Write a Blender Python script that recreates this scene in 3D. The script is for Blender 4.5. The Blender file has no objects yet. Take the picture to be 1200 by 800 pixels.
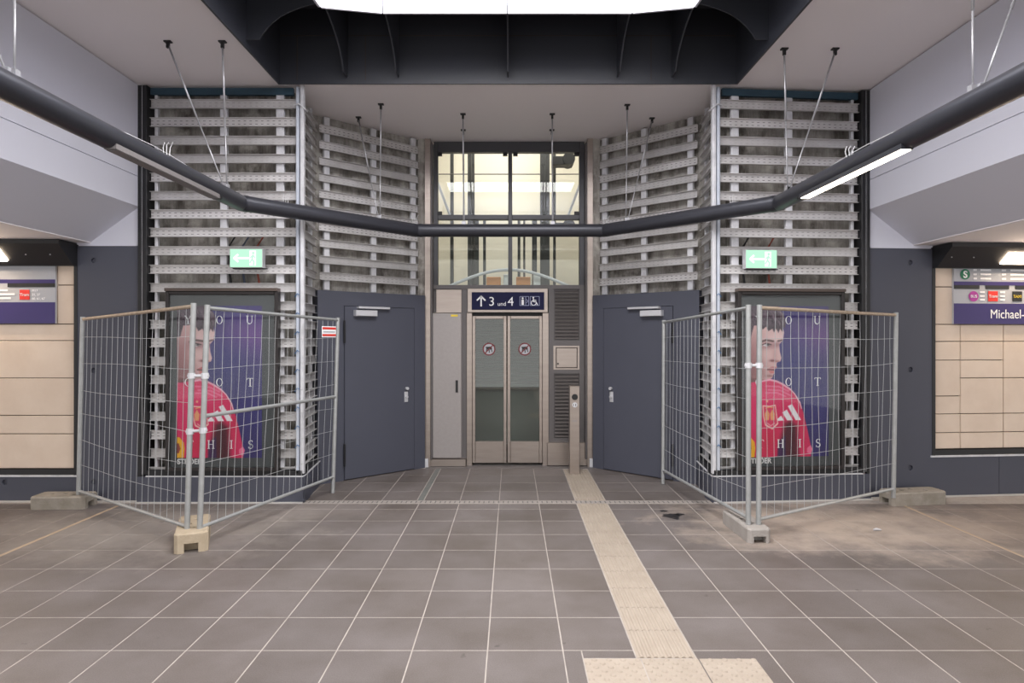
import bpy, math, random
import numpy as np
from mathutils import Vector, Matrix
from mathutils.geometry import tessellate_polygon

scene = bpy.context.scene
col = scene.collection
random.seed(7)
R = math.radians

# ------------------------------------------------------------------ camera
F, EYE, HOR = 760.0, 1.657, 396.0          # focal length in px of a 1200x800 frame, eye height, horizon row
cam_d = bpy.data.cameras.new('camera')
cam = bpy.data.objects.new('camera', cam_d)
col.objects.link(cam)
cam.location = (0, 0, EYE)
cam.rotation_euler = (R(90), 0, 0)
cam_d.sensor_width = 36.0
cam_d.lens = 36.0 * F / 1200.0
cam_d.shift_y = (HOR - 400.0) / 1200.0
cam_d.clip_start = 0.05
scene.camera = cam

# ------------------------------------------------------------------ world, large lights, exposure
world = bpy.data.worlds.new('hall_ambient')
scene.world = world
world.use_nodes = True
bg = world.node_tree.nodes['Background']
bg.inputs[0].default_value = (1.0, 0.98, 0.97, 1)
bg.inputs[1].default_value = 1.15

def area(name, loc, sx, sy, power, colr, rot=(0, 0, 0)):
    d = bpy.data.lights.new(name, 'AREA')
    d.shape = 'RECTANGLE'
    d.size, d.size_y = sx, sy
    d.energy = power
    d.color = colr
    o = bpy.data.objects.new(name, d)
    col.objects.link(o)
    o.location = loc
    o.rotation_euler = rot
    return o

area('skylight_daylight_offscreen', (-0.04, 2.9, 5.42), 3.1, 5.2, 420, (1.0, 0.975, 0.97))

vs = scene.view_settings
vs.view_transform = 'Standard'
vs.look = 'None'
vs.gamma = 1.0
vs.use_curve_mapping = False
vs.exposure = 0.4

# ------------------------------------------------------------------ helpers
def lin(c):
    return tuple((v / 12.92 if v <= 0.04045 else ((v + 0.055) / 1.055) ** 2.4) for v in c)

def rgb(r, g, b):
    return lin((r / 255.0, g / 255.0, b / 255.0))

MATS = {}

def mat(name, c, rough=0.6, metal=0.0, var=0.0, scale=4.0, bump=0.0, bscale=60.0, c2=None, coord='pos',
        stretch=(1, 1, 1), rnd=0.0, emit=None, spec=0.5):
    """Procedural principled material: base colour c, blotches towards c2 (or darker) with strength var."""
    m = bpy.data.materials.new(name)
    MATS[name] = m
    m.use_nodes = True
    nt = m.node_tree
    N, L = nt.nodes, nt.links
    p = N['Principled BSDF']
    p.inputs['Roughness'].default_value = rough
    p.inputs['Metallic'].default_value = metal
    p.inputs['Specular IOR Level'].default_value = spec
    p.inputs['Base Color'].default_value = (*c, 1)
    if emit:
        p.inputs['Emission Color'].default_value = (*emit[0], 1)
        p.inputs['Emission Strength'].default_value = emit[1]
    src = None
    if var > 0 or bump > 0:
        if coord == 'pos':
            g = N.new('ShaderNodeNewGeometry')
            src = g.outputs['Position']
        else:
            g = N.new('ShaderNodeTexCoord')
            src = g.outputs['Object']
        mp = N.new('ShaderNodeMapping')
        mp.inputs['Scale'].default_value = stretch
        L.new(src, mp.inputs[0])
        src = mp.outputs[0]
    if var > 0:
        n = N.new('ShaderNodeTexNoise')
        n.inputs['Scale'].default_value = scale
        n.inputs['Detail'].default_value = 6
        n.inputs['Roughness'].default_value = 0.62
        L.new(src, n.inputs['Vector'])
        r = N.new('ShaderNodeMapRange')
        r.inputs[1].default_value = 0.35
        r.inputs[2].default_value = 0.68
        r.inputs[3].default_value = 0
        r.inputs[4].default_value = var
        L.new(n.outputs[0], r.inputs[0])
        mx = N.new('ShaderNodeMix')
        mx.data_type = 'RGBA'
        mx.inputs[6].default_value = (*c, 1)
        mx.inputs[7].default_value = (*(c2 if c2 else tuple(v * 0.4 for v in c)), 1)
        L.new(r.outputs[0], mx.inputs[0])
        out = mx.outputs[2]
        if rnd > 0:
            oi = N.new('ShaderNodeObjectInfo')
            hs = N.new('ShaderNodeHueSaturation')
            rr = N.new('ShaderNodeMapRange')
            rr.inputs[3].default_value = 1 - rnd
            rr.inputs[4].default_value = 1 + rnd
            L.new(oi.outputs['Random'], rr.inputs[0])
            L.new(rr.outputs[0], hs.inputs['Value'])
            L.new(out, hs.inputs['Color'])
            out = hs.outputs[0]
        L.new(out, p.inputs['Base Color'])
    if bump > 0:
        n2 = N.new('ShaderNodeTexNoise')
        n2.inputs['Scale'].default_value = bscale
        n2.inputs['Detail'].default_value = 4
        L.new(src, n2.inputs['Vector'])
        b = N.new('ShaderNodeBump')
        b.inputs['Strength'].default_value = bump
        b.inputs['Distance'].default_value = 0.01
        L.new(n2.outputs[0], b.inputs['Height'])
        L.new(b.outputs[0], p.inputs['Normal'])
    return m

def emitter(name, c, s):
    m = bpy.data.materials.new(name)
    m.use_nodes = True
    nt = m.node_tree
    nt.nodes.clear()
    e = nt.nodes.new('ShaderNodeEmission')
    e.inputs[0].default_value = (*c, 1)
    e.inputs[1].default_value = s
    o = nt.nodes.new('ShaderNodeOutputMaterial')
    nt.links.new(e.outputs[0], o.inputs[0])
    return m

def glass(name, tint, refl=1.0):
    m = bpy.data.materials.new(name)
    m.use_nodes = True
    nt = m.node_tree
    nt.nodes.clear()
    t = nt.nodes.new('ShaderNodeBsdfTransparent')
    t.inputs[0].default_value = (*tint, 1)
    g = nt.nodes.new('ShaderNodeBsdfGlossy')
    g.inputs['Roughness'].default_value = 0.02
    f = nt.nodes.new('ShaderNodeFresnel')
    f.inputs[0].default_value = 1.5
    k = nt.nodes.new('ShaderNodeMath')
    k.operation = 'MULTIPLY'
    k.inputs[1].default_value = refl
    nt.links.new(f.outputs[0], k.inputs[0])
    x = nt.nodes.new('ShaderNodeMixShader')
    nt.links.new(k.outputs[0], x.inputs[0])
    nt.links.new(t.outputs[0], x.inputs[1])
    nt.links.new(g.outputs[0], x.inputs[2])
    o = nt.nodes.new('ShaderNodeOutputMaterial')
    nt.links.new(x.outputs[0], o.inputs[0])
    return m

# --- special materials
def math_node(nt, op, a, b=None):
    n = nt.nodes.new('ShaderNodeMath')
    n.operation = op
    for i, v in enumerate((a, b)):
        if v is None:
            continue
        if isinstance(v, (int, float)):
            n.inputs[i].default_value = v
        else:
            nt.links.new(v, n.inputs[i])
    return n.outputs[0]

def mix_rgb(nt, fac, a, b):
    n = nt.nodes.new('ShaderNodeMix')
    n.data_type = 'RGBA'
    for sock, v in ((n.inputs[0], fac), (n.inputs[6], a), (n.inputs[7], b)):
        if hasattr(v, 'is_output'):
            nt.links.new(v, sock)
        elif isinstance(v, (int, float)):
            sock.default_value = v
        else:
            sock.default_value = (*v, 1)
    return n.outputs[2]

def noise(nt, vec, scale, detail=5, rough=0.6):
    n = nt.nodes.new('ShaderNodeTexNoise')
    n.inputs['Scale'].default_value = scale
    n.inputs['Detail'].default_value = detail
    n.inputs['Roughness'].default_value = rough
    nt.links.new(vec, n.inputs['Vector'])
    return n.outputs[0]

def ramp(nt, v, lo, hi, a=0.0, b=1.0):
    r = nt.nodes.new('ShaderNodeMapRange')
    r.inputs[1].default_value, r.inputs[2].default_value = lo, hi
    r.inputs[3].default_value, r.inputs[4].default_value = a, b
    nt.links.new(v, r.inputs[0])
    return r.outputs[0]

def make_rail_mat():
    m = mat('slotted_galvanised', rgb(214, 212, 212), 0.45, 0.4, var=0.6, scale=2.5, c2=rgb(168, 165, 162), rnd=0.10)
    nt = m.node_tree
    p = nt.nodes['Principled BSDF']
    old = p.inputs['Base Color'].links[0].from_socket
    tc = nt.nodes.new('ShaderNodeTexCoord')
    sx = nt.nodes.new('ShaderNodeSeparateXYZ')
    nt.links.new(tc.outputs['Object'], sx.inputs[0])
    x, z = sx.outputs[0], sx.outputs[2]
    fr = math_node(nt, 'FRACT', math_node(nt, 'MULTIPLY', x, 17.0))
    dash = math_node(nt, 'LESS_THAN', fr, 0.42)
    az = math_node(nt, 'ABSOLUTE', math_node(nt, 'SUBTRACT', math_node(nt, 'ABSOLUTE', z), 0.016))
    row = math_node(nt, 'LESS_THAN', az, 0.0034)
    msk = math_node(nt, 'MULTIPLY', dash, row)
    oi = nt.nodes.new('ShaderNodeObjectInfo')
    amt = ramp(nt, oi.outputs['Random'], 0.0, 1.0, 0.1, 0.75)
    nt.links.new(mix_rgb(nt, math_node(nt, 'MULTIPLY', msk, amt), old, rgb(40, 38, 36)), p.inputs['Base Color'])
    return m

def make_floor_mat():
    m = bpy.data.materials.new('floor_tile')
    m.use_nodes = True
    nt = m.node_tree
    p = nt.nodes['Principled BSDF']
    g = nt.nodes.new('ShaderNodeNewGeometry')
    pos = g.outputs['Position']
    base = mix_rgb(nt, ramp(nt, noise(nt, pos, 1.3), 0.35, 0.7), rgb(112, 105, 103), rgb(93, 85, 80))
    fine = ramp(nt, noise(nt, pos, 160, 2), 0.3, 0.7, -0.5, 0.5)
    oi = nt.nodes.new('ShaderNodeObjectInfo')
    val = math_node(nt, 'ADD', math_node(nt, 'MULTIPLY', math_node(nt, 'SUBTRACT', oi.outputs['Random'], 0.5), 0.14),
                    math_node(nt, 'ADD', math_node(nt, 'MULTIPLY', fine, 0.30), 1.0))
    hs = nt.nodes.new('ShaderNodeHueSaturation')
    nt.links.new(val, hs.inputs['Value'])
    nt.links.new(base, hs.inputs['Color'])
    out = hs.outputs[0]
    # building dust around the fence feet
    for cx, cy, rx, ry, amt, c in ((2.9, 5.75, 1.5, 0.9, 0.85, (186, 170, 156)), (-3.3, 5.6, 1.6, 0.9, 0.55, (166, 158, 150)),
                                   (4.3, 5.6, 1.3, 1.0, 0.5, (160, 146, 136)), (-2.0, 6.2, 0.8, 0.35, 0.35, (160, 150, 142))):
        v = nt.nodes.new('ShaderNodeVectorMath')
        v.operation = 'SUBTRACT'
        nt.links.new(pos, v.inputs[0])
        v.inputs[1].default_value = (cx, cy, 0)
        s = nt.nodes.new('ShaderNodeVectorMath')
        s.operation = 'MULTIPLY'
        nt.links.new(v.outputs[0], s.inputs[0])
        s.inputs[1].default_value = (1 / rx, 1 / ry, 0)
        ln = nt.nodes.new('ShaderNodeVectorMath')
        ln.operation = 'LENGTH'
        nt.links.new(s.outputs[0], ln.inputs[0])
        d = math_node(nt, 'ADD', ln.outputs['Value'], ramp(nt, noise(nt, pos, 2.2, 6, 0.7), 0.2, 0.8, -0.6, 0.6))
        out = mix_rgb(nt, ramp(nt, d, 1.1, 0.2, 0, amt), out, rgb(*c))
    # small dark spots
    sp = ramp(nt, noise(nt, pos, 9, 3, 0.5), 0.70, 0.76, 0, 0.55)
    out = mix_rgb(nt, sp, out, rgb(62, 56, 54))
    nt.links.new(out, p.inputs['Base Color'])
    p.inputs['Roughness'].default_value = 0.5
    p.inputs['Specular IOR Level'].default_value = 0.35
    b = nt.nodes.new('ShaderNodeBump')
    b.inputs['Strength'].default_value = 0.12
    b.inputs['Distance'].default_value = 0.004
    nt.links.new(noise(nt, pos, 220, 2), b.inputs['Height'])
    nt.links.new(b.outputs[0], p.inputs['Normal'])
    return m

def make_concrete():
    m = bpy.data.materials.new('raw_concrete')
    m.use_nodes = True
    nt = m.node_tree
    p = nt.nodes['Principled BSDF']
    g = nt.nodes.new('ShaderNodeNewGeometry')
    pos = g.outputs['Position']
    mp = nt.nodes.new('ShaderNodeMapping')
    mp.inputs['Scale'].default_value = (5, 5, 0.9)
    nt.links.new(pos, mp.inputs[0])
    a = mix_rgb(nt, ramp(nt, noise(nt, mp.outputs[0], 1.2, 6, 0.7), 0.36, 0.66), rgb(172, 168, 162), rgb(88, 82, 76))
    a = mix_rgb(nt, ramp(nt, noise(nt, pos, 5.0, 6, 0.65), 0.5, 0.72, 0, 0.7), a, rgb(206, 202, 194))
    nt.links.new(a, p.inputs['Base Color'])
    p.inputs['Roughness'].default_value = 0.9
    b = nt.nodes.new('ShaderNodeBump')
    b.inputs['Strength'].default_value = 0.4
    b.inputs['Distance'].default_value = 0.02
    nt.links.new(noise(nt, pos, 18, 5), b.inputs['Height'])
    nt.links.new(b.outputs[0], p.inputs['Normal'])
    return m

def vcol_mat(name, rough=0.35):
    m = bpy.data.materials.new(name)
    m.use_nodes = True
    nt = m.node_tree
    p = nt.nodes['Principled BSDF']
    a = nt.nodes.new('ShaderNodeVertexColor')
    a.layer_name = 'print'
    nt.links.new(a.outputs[0], p.inputs['Base Color'])
    p.inputs['Roughness'].default_value = rough
    return m

M_RAIL = make_rail_mat()
M_FLOOR = make_floor_mat()
M_CONC = make_concrete()
M_GROUT = mat('grout', rgb(172, 163, 156), 0.9, var=0.4, scale=8)
M_TACT = mat('tactile_stone', rgb(164, 152, 139), 0.8, var=0.4, scale=5, c2=rgb(142, 129, 116), rnd=0.03)
M_CEIL = mat('ceiling_paint', rgb(236, 230, 231), 0.9, bump=0.05, bscale=150)
M_WHITE = mat('beam_white', rgb(210, 211, 222), 0.75)
M_LANT = M_WHITE
M_SOFFIT = M_CEIL
M_NAVY = mat('navy_paint', rgb(74, 76, 88), 0.55, var=0.2, scale=2.5, c2=rgb(66, 68, 79), bump=0.05, bscale=90)
M_DOOR = M_NAVY
M_BLACK = mat('black_steel', rgb(28, 28, 31), 0.5)
M_WELL = M_FIN = mat('well_graphite', rgb(52, 54, 61), 0.45)
M_GALV = mat('galvanised', rgb(222, 222, 226), 0.45, 0.2, var=0.4, scale=9, c2=rgb(150, 152, 158))
M_GALVB = mat('galvanised_blue', rgb(200, 206, 216), 0.45, 0.2, var=0.4, scale=5, c2=rgb(150, 162, 184))
M_TUBE = mat('fence_tube', rgb(176, 178, 178), 0.4, 0.4, var=0.4, scale=14, c2=rgb(140, 142, 142))
M_WIRE = mat('fence_wire', rgb(190, 192, 194), 0.4, 0.4)
M_RUST = mat('weathered_tube', rgb(160, 142, 124), 0.55, 0.2, var=0.7, scale=30, c2=rgb(196, 180, 160))
M_STEEL = mat('stainless', rgb(172, 161, 153), 0.33, 0.85, var=0.3, scale=2.0, c2=rgb(134, 122, 115), stretch=(1, 1, 8))
M_STEEL2 = mat('brushed_cabinet', rgb(162, 156, 154), 0.5, 0.35, var=0.35, scale=26, c2=rgb(146, 140, 138))
M_DGREY = mat('lift_frame_grey', rgb(98, 94, 94), 0.45, 0.2)
M_WFRAME = mat('window_frame_grey', rgb(70, 70, 74), 0.4, 0.2)
M_GLASS = glass('lift_glass', (0.76, 0.80, 0.77), 2.2)
M_WGLASS = glass('window_glass', (0.95, 0.98, 0.95), 1.0)
M_CGLASS = glass('poster_glass', (0.97, 0.98, 0.98), 0.5)
M_PIPE = mat('pipe_graphite', rgb(58, 59, 66), 0.36, 0.35)
M_ROD = mat('hanger_steel', rgb(172, 172, 176), 0.35, 0.5)
M_LAMP = emitter('lamp_warm', rgb(255, 238, 214), 9.0)
M_LAMPOFF = mat('lamp_off', rgb(112, 108, 108), 0.5)
M_NLAMP = emitter('niche_lamp', rgb(255, 230, 200), 26.0)
M_BEIGE = mat('beige_tile', rgb(226, 208, 190), 0.55, var=0.45, scale=3.0, c2=rgb(206, 184, 164), rnd=0.025)
M_JOINT = mat('tile_joint', rgb(70, 60, 54), 0.9)
M_PURPLE = mat('sign_purple', rgb(52, 38, 104), 0.4)
M_SGREY = mat('sign_grey', rgb(176, 178, 184), 0.4)
M_TXT = mat('print_white', rgb(250, 250, 252), 0.5)
M_RED = mat('print_red', rgb(226, 52, 40), 0.5)
M_MAG = mat('print_magenta', rgb(172, 54, 150), 0.5)
M_GREEN = mat('print_green', rgb(22, 120, 84), 0.5)
M_YELL = mat('print_yellow', rgb(240, 210, 60), 0.5)
M_INK = mat('print_black', rgb(24, 24, 26), 0.5)
M_DRED = mat('print_dark_red', rgb(110, 28, 34), 0.5)
M_SBLUE = mat('sign_navy', rgb(16, 18, 62), 0.5, spec=0.2)
M_BLOCK = mat('fence_foot_concrete', rgb(160, 152, 142), 0.9, var=0.7, scale=7, c2=rgb(124, 118, 104), bump=0.3, bscale=60)
M_BLOCKY = mat('fence_foot_sand', rgb(180, 165, 143), 0.9, var=0.6, scale=9, c2=rgb(160, 144, 120), bump=0.3, bscale=60)
M_TEAL = mat('teal_strip', rgb(40, 68, 84), 0.6, var=0.4, scale=6)
M_CREAM = mat('shaft_cream', rgb(240, 233, 221), 0.8)
M_EXIT = emitter('exit_green', rgb(178, 238, 200), 1.0)
M_EXITW = emitter('exit_white', rgb(236, 246, 238), 1.15)
M_MAT = mat('case_mat', rgb(74, 78, 80), 0.4)
M_CASE = mat('case_frame', rgb(46, 42, 42), 0.4, 0.2)
M_WARMREFL = mat('case_top_warm_reflection', rgb(84, 72, 66), 0.5)  # brown tint paints a warm reflection into the hood's base colour
M_GUIDE = mat('guide_dark', rgb(48, 47, 48), 0.5)
M_ORANGE = mat('machine_orange', rgb(226, 150, 80), 0.5)
M_CABIN = mat('cabin_grey', rgb(184, 188, 184), 0.5)
M_REDHOSE = mat('red_box', rgb(170, 40, 40), 0.5)
M_CABLE = mat('cable_white', rgb(206, 206, 208), 0.5)
M_STAIN = mat('oil_stain', rgb(30, 27, 26), 0.3)
M_CLOSER = mat('closer_silver', rgb(206, 206, 210), 0.4, 0.3)
M_PRINT = vcol_mat('poster_print')

class MB:
    """collects geometry; build() links it as one mesh object"""
    def __init__(self, mirror=None):
        self.v, self.f, self.mi = [], [], mirror
        self.smooth = False

    def poly(self, pts):
        b = len(self.v)
        self.v += [tuple(p) for p in pts]
        self.f.append(tuple(range(b, b + len(pts))))
        return self

    def box(self, x0, x1, y0, y1, z0, z1):
        b = len(self.v)
        self.v += [(x0, y0, z0), (x1, y0, z0), (x1, y1, z0), (x0, y1, z0), (x0, y0, z1), (x1, y0, z1), (x1, y1, z1), (x0, y1, z1)]
        for q in ((0, 3, 2, 1), (4, 5, 6, 7), (0, 1, 5, 4), (1, 2, 6, 5), (2, 3, 7, 6), (3, 0, 4, 7)):
            self.f.append(tuple(b + i for i in q))
        return self

    def bbox(self, x0, x1, y0, y1, z0, z1, c=0.004):
        """box with chamfered front (y0) edges"""
        b = len(self.v)
        self.v += [(x0, y1, z0), (x1, y1, z0), (x1, y1, z1), (x0, y1, z1),
                   (x0, y0 + c, z0), (x1, y0 + c, z0), (x1, y0 + c, z1), (x0, y0 + c, z1),
                   (x0 + c, y0, z0 + c), (x1 - c, y0, z0 + c), (x1 - c, y0, z1 - c), (x0 + c, y0, z1 - c)]
        for q in ((0, 3, 2, 1), (8, 9, 10, 11), (0, 1, 5, 4), (1, 2, 6, 5), (2, 3, 7, 6), (3, 0, 4, 7),
                  (4, 5, 9, 8), (5, 6, 10, 9), (6, 7, 11, 10), (7, 4, 8, 11)):
            self.f.append(tuple(b + i for i in q))
        return self

    def prism(self, pts, axis, a, b_):
        """extrude polygon pts (2d, counter axis order) along axis from a to b_"""
        n = len(pts)
        b = len(self.v)
        for t in (a, b_):
            for (p, q) in pts:
                self.v.append({'x': (t, p, q), 'y': (p, t, q), 'z': (p, q, t)}[axis])
        self.f.append(tuple(range(b, b + n))[::-1])
        self.f.append(tuple(range(b + n, b + 2 * n)))
        for i in range(n):
            j = (i + 1) % n
            self.f.append((b + i, b + j, b + n + j, b + n + i))
        return self

    def tube(self, pts, r, n=8, cap=True, closed=False):
        pts = [Vector(p) for p in pts]
        b = len(self.v)
        m = len(pts)
        for i, p in enumerate(pts):
            if closed:
                d0 = (p - pts[i - 1]).normalized()
                d1 = (pts[(i + 1) % m] - p).normalized()
            else:
                d0 = (p - pts[max(i - 1, 0)]).normalized() if i > 0 else None
                d1 = (pts[min(i + 1, m - 1)] - p).normalized() if i < m - 1 else None
                d0 = d0 or d1
                d1 = d1 or d0
            t = (d0 + d1).normalized()
            k = 1 / max(0.4, t.dot(d1))
            up = Vector((0, 0, 1)) if abs(t.z) < 0.9 else Vector((0, 1, 0))
            s = t.cross(up).normalized()
            u = s.cross(t).normalized()
            rr = r[i] if isinstance(r, (list, tuple)) else r
            for a in range(n):
                th = 2 * math.pi * (a + 0.5) / n
                kk = k if abs(t.z) < 0.9 else 1
                self.v.append(tuple(p + s * (rr * math.cos(th) * kk) + u * (rr * math.sin(th))))
        rng = range(m if closed else m - 1)
        for i in rng:
            j = (i + 1) % m
            for a in range(n):
                c = (a + 1) % n
                self.f.append((b + i * n + a, b + i * n + c, b + j * n + c, b + j * n + a))
        if cap and not closed:
            self.f.append(tuple(b + a for a in range(n))[::-1])
            self.f.append(tuple(b + (m - 1) * n + a for a in range(n)))
        return self

    def disc(self, cx, cz, r0, r1, y, n=28, th=0.0015, a0=0.0, a1=360.0, ez=1.0):
        """flat ring (r0>0) or disc in the xz plane facing -y, with thickness th"""
        st = [R(a0 + (a1 - a0) * i / n) for i in range(n + 1)]
        for i in range(n):
            p = [(cx + r1 * math.cos(a), cz + r1 * math.sin(a) * ez) for a in (st[i], st[i + 1])]
            if r0 > 0:
                q = [(cx + r0 * math.cos(a), cz + r0 * math.sin(a) * ez) for a in (st[i + 1], st[i])]
                self.flat([p[0], p[1], q[0], q[1]], y, th)
            else:
                self.flat([(cx, cz), p[0], p[1]], y, th)
        return self

    def flat(self, pts, y, th=0.0015):
        """thin plate polygon in xz facing -y"""
        n = len(pts)
        ar = sum(pts[i][0] * pts[(i + 1) % n][1] - pts[(i + 1) % n][0] * pts[i][1] for i in range(n))
        if ar < 0:
            pts = pts[::-1]
        b = len(self.v)
        self.v += [(p[0], y, p[1]) for p in pts]
        self.f.append(tuple(range(b, b + n)))
        self.v += [(p[0], y + th, p[1]) for p in pts]
        for i in range(n):
            j = (i + 1) % n
            self.f.append((b + j, b + i, b + n + i, b + n + j))
        return self

    def stroke(self, pts, w, y, th=0.0015):
        for i in range(len(pts) - 1):
            a, c = Vector(pts[i]), Vector(pts[i + 1])
            d = (c - a).normalized()
            w0 = (w[i] if isinstance(w, (list, tuple)) else w) / 2
            w1 = (w[i + 1] if isinstance(w, (list, tuple)) else w) / 2
            nn = Vector((-d.y, d.x))
            a2, c2 = a - d * w0 * 0.4, c + d * w1 * 0.4
            self.flat([tuple(a2 + nn * w0), tuple(a2 - nn * w0), tuple(c2 - nn * w1), tuple(c2 + nn * w1)], y, th)
        return self

    def holed(self, outer, holes, r, to3, n=16):
        """flat face with round holes; outer = 2d polygon (counter-clockwise), to3 maps 2d to 3d"""
        rings = [[(hx + r * math.cos(2 * math.pi * k / n), hy + r * math.sin(2 * math.pi * k / n)) for k in range(n)] for hx, hy in holes]
        loops = [outer] + rings
        flat_ = [p for lp in loops for p in lp]
        b = len(self.v)
        self.v += [to3(*p) for p in flat_]
        for t in tessellate_polygon([[Vector((p[0], p[1], 0)) for p in lp] for lp in loops]):
            p = [flat_[q] for q in t]
            ar = (p[1][0] - p[0][0]) * (p[2][1] - p[0][1]) - (p[2][0] - p[0][0]) * (p[1][1] - p[0][1])
            self.f.append(tuple(b + q for q in (t if ar > 0 else t[::-1])))
        return self

    def cup(self, hx, hy, r, top3, bot3, n=16):
        """inside wall and bottom of a round hole"""
        b = len(self.v)
        c = [(hx + r * math.cos(2 * math.pi * k / n), hy + r * math.sin(2 * math.pi * k / n)) for k in range(n)]
        self.v += [top3(*p) for p in c] + [bot3(*p) for p in c]
        for k in range(n):
            m = (k + 1) % n
            self.f.append((b + m, b + k, b + n + k, b + n + m))
        self.f.append(tuple(range(b + n, b + 2 * n)))
        return self

    def slab(self, x0, x1, y0, y1, z0, z1, holes):
        """wall slab with round holes in its front (y0) face"""
        self.box(x0, x1, y0, y1, z0, z1)
        del self.f[-4]
        return self.holed([(x0, z0), (x1, z0), (x1, z1), (x0, z1)], holes, 0.028, lambda p, q: (p, y0, q))

    def mesh(self, name):
        v, f = self.v, self.f
        if self.mi is not None:
            v = [(self.mi - p[0], p[1], p[2]) for p in v]
            f = [q[::-1] for q in f]
        me = bpy.data.meshes.new(name)
        me.from_pydata(v, [], f)
        if self.smooth:
            for p in me.polygons:
                p.use_smooth = True
        me.update()
        return me

    def build(self, name, m, parent=None, loc=(0, 0, 0), rot=(0, 0, 0)):
        return link(name, self.mesh(name), m, parent, loc, rot)

def link(name, me, m, parent=None, loc=(0, 0, 0), rot=(0, 0, 0)):
    if m and not me.materials:
        me.materials.append(m)
    o = bpy.data.objects.new(name, me)
    col.objects.link(o)
    o.parent = parent
    o.location = loc
    o.rotation_euler = rot
    return o

def tag(o, label=None, cat=None, group=None, kind=None):
    if label:
        o['label'] = label
    if cat:
        o['category'] = cat
    if group:
        o['group'] = group
    if kind:
        o['kind'] = kind
    return o

def empty(name, loc=(0, 0, 0), rz=0.0, **k):
    o = bpy.data.objects.new(name, None)
    o.empty_display_size = 0.1
    col.objects.link(o)
    o.location = loc
    o.rotation_euler = (0, 0, rz)
    return tag(o, **k)

def struct(o):
    o['kind'] = 'structure'
    return o

def smooth_angle(o):
    for p in o.data.polygons:
        p.use_smooth = True
    try:
        o.data.set_sharp_from_angle(angle=R(40))
    except Exception:
        pass
    return o

def text(name, body, size, m, parent, x, y, z, align='LEFT', th=0.0008, bold=0.0, sx=1.0):
    """flat lettering in the xz plane facing -y"""
    c = bpy.data.curves.new(name, 'FONT')
    c.body = body
    c.size = size
    c.align_x = align
    c.extrude = th
    c.offset = bold
    t = bpy.data.objects.new(name + '_curve', c)
    col.objects.link(t)
    dg = bpy.context.evaluated_depsgraph_get()
    me = bpy.data.meshes.new_from_object(t.evaluated_get(dg))
    bpy.data.objects.remove(t)
    bpy.data.curves.remove(c)
    me.name = name
    me.transform(Matrix.Rotation(R(90), 4, 'X') @ Matrix.Diagonal((sx, 1, 1, 1)))
    me.materials.clear()
    return link(name, me, m, parent, (x, y, z))

def mx(px, Y):
    return (px - 600.0) / F * Y

def mz(py, Y):
    return EYE + (HOR - py) / F * Y

# ------------------------------------------------------------------ plan of the hall (metres, X across, Y away)
X0 = -0.04                       # symmetry line of the lift bay
CEIL = 4.22
LF = 1.64                        # width of a front bay beside the lift recess
OL = (-3.77, 6.56)               # outer end of one front bay
OR = (2.05, 6.56)                # inner end of the other, which swings back by 5 degrees
AR = R(5)
ORE = (OR[0] + LF * math.cos(AR), OR[1] + LF * math.sin(AR))
E = (-2.16, 7.36)                # start of the slanting door wall, measured from the symmetry line
FN = (-1.07, 8.34)
LD = math.hypot(FN[0] - E[0], FN[1] - E[1])
AD = math.atan2(FN[1] - E[1], FN[0] - E[0])

# ------------------------------------------------------------------ floor
floor = MB().box(-9, 9, -5, 9.2, -0.12, -0.0007).build('floor', M_GROUT)
struct(floor)

def tile_mesh(w, d):
    g = 0.0027
    c = 0.0015
    b = MB()
    x0, x1, y0, y1 = g, w - g, g, d - g
    b.v = [(x0, y0, -0.01), (x1, y0, -0.01), (x1, y1, -0.01), (x0, y1, -0.01),
           (x0, y0, -c), (x1, y0, -c), (x1, y1, -c), (x0, y1, -c),
           (x0 + c, y0 + c, 0), (x1 - c, y0 + c, 0), (x1 - c, y1 - c, 0), (x0 + c, y1 - c, 0)]
    b.f = [(0, 1, 5, 4), (1, 2, 6, 5), (2, 3, 7, 6), (3, 0, 4, 7), (4, 5, 9, 8), (5, 6, 10, 9), (6, 7, 11, 10), (7, 4, 8, 11), (8, 9, 10, 11)]
    return b.mesh('tile')

TW, TD = 0.40, 0.406
rows = [3.442 + TD * k for k in range(-20, 7)] + [6.282, 6.487]
rows = sorted(set(round(r, 3) for r in rows))
alc = [6.617, 7.02, 7.43, 7.83, 8.24]
colsL = [0.27 - TW * k for k in range(0, 24)][::-1] + [0.645]
colsR = [0.955 + TW * k for k in range(0, 21)]
meshes = {}
rest = []
placed = []

def put_tile(x0, x1, y0, y1, sh=0.0, vis=True):
    w, d = round(x1 - x0, 3), round(y1 - y0, 3)
    if w < 0.03 or d < 0.03:
        return
    placed.append((x0, y0, w, d, sh, vis))

for i in range(len(rows) - 1):
    y0, y1 = rows[i], rows[i + 1]
    if y1 - y0 < 0.1:
        pass
    for cs in (colsL, colsR):
        for k in range(len(cs) - 1):
            x0, x1 = cs[k], cs[k + 1]
            sh = 0.0
            xm, ym = (x0 + x1) / 2, (y0 + y1) / 2
            vis = y1 > 3.1 and abs(xm) < (y1 + 0.1) * 0.79 + 0.2
            if cs is colsR and y1 < 3.40:
                if y0 > 2.5 and x1 < 1.4:
                    continue
            if x0 < 0.65 and cs is colsL and 0.2 < x0 and 2.9 < y0 < 3.2:
                put_tile(x0, 0.368, y0, y1, 0, vis)
                put_tile(0.368, 0.645, 3.357, y1, 0, vis)
                continue
            if cs is colsL and x0 > 0.2 and 2.5 < y0 < 2.9:
                put_tile(x0, 0.368, y0, y1, 0, vis)
                continue
            if cs is colsL and x0 > 0.2 and 2.9 < y1 < 3.2:
                continue
            put_tile(x0, x1, y0, y1, 0, vis)
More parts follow.
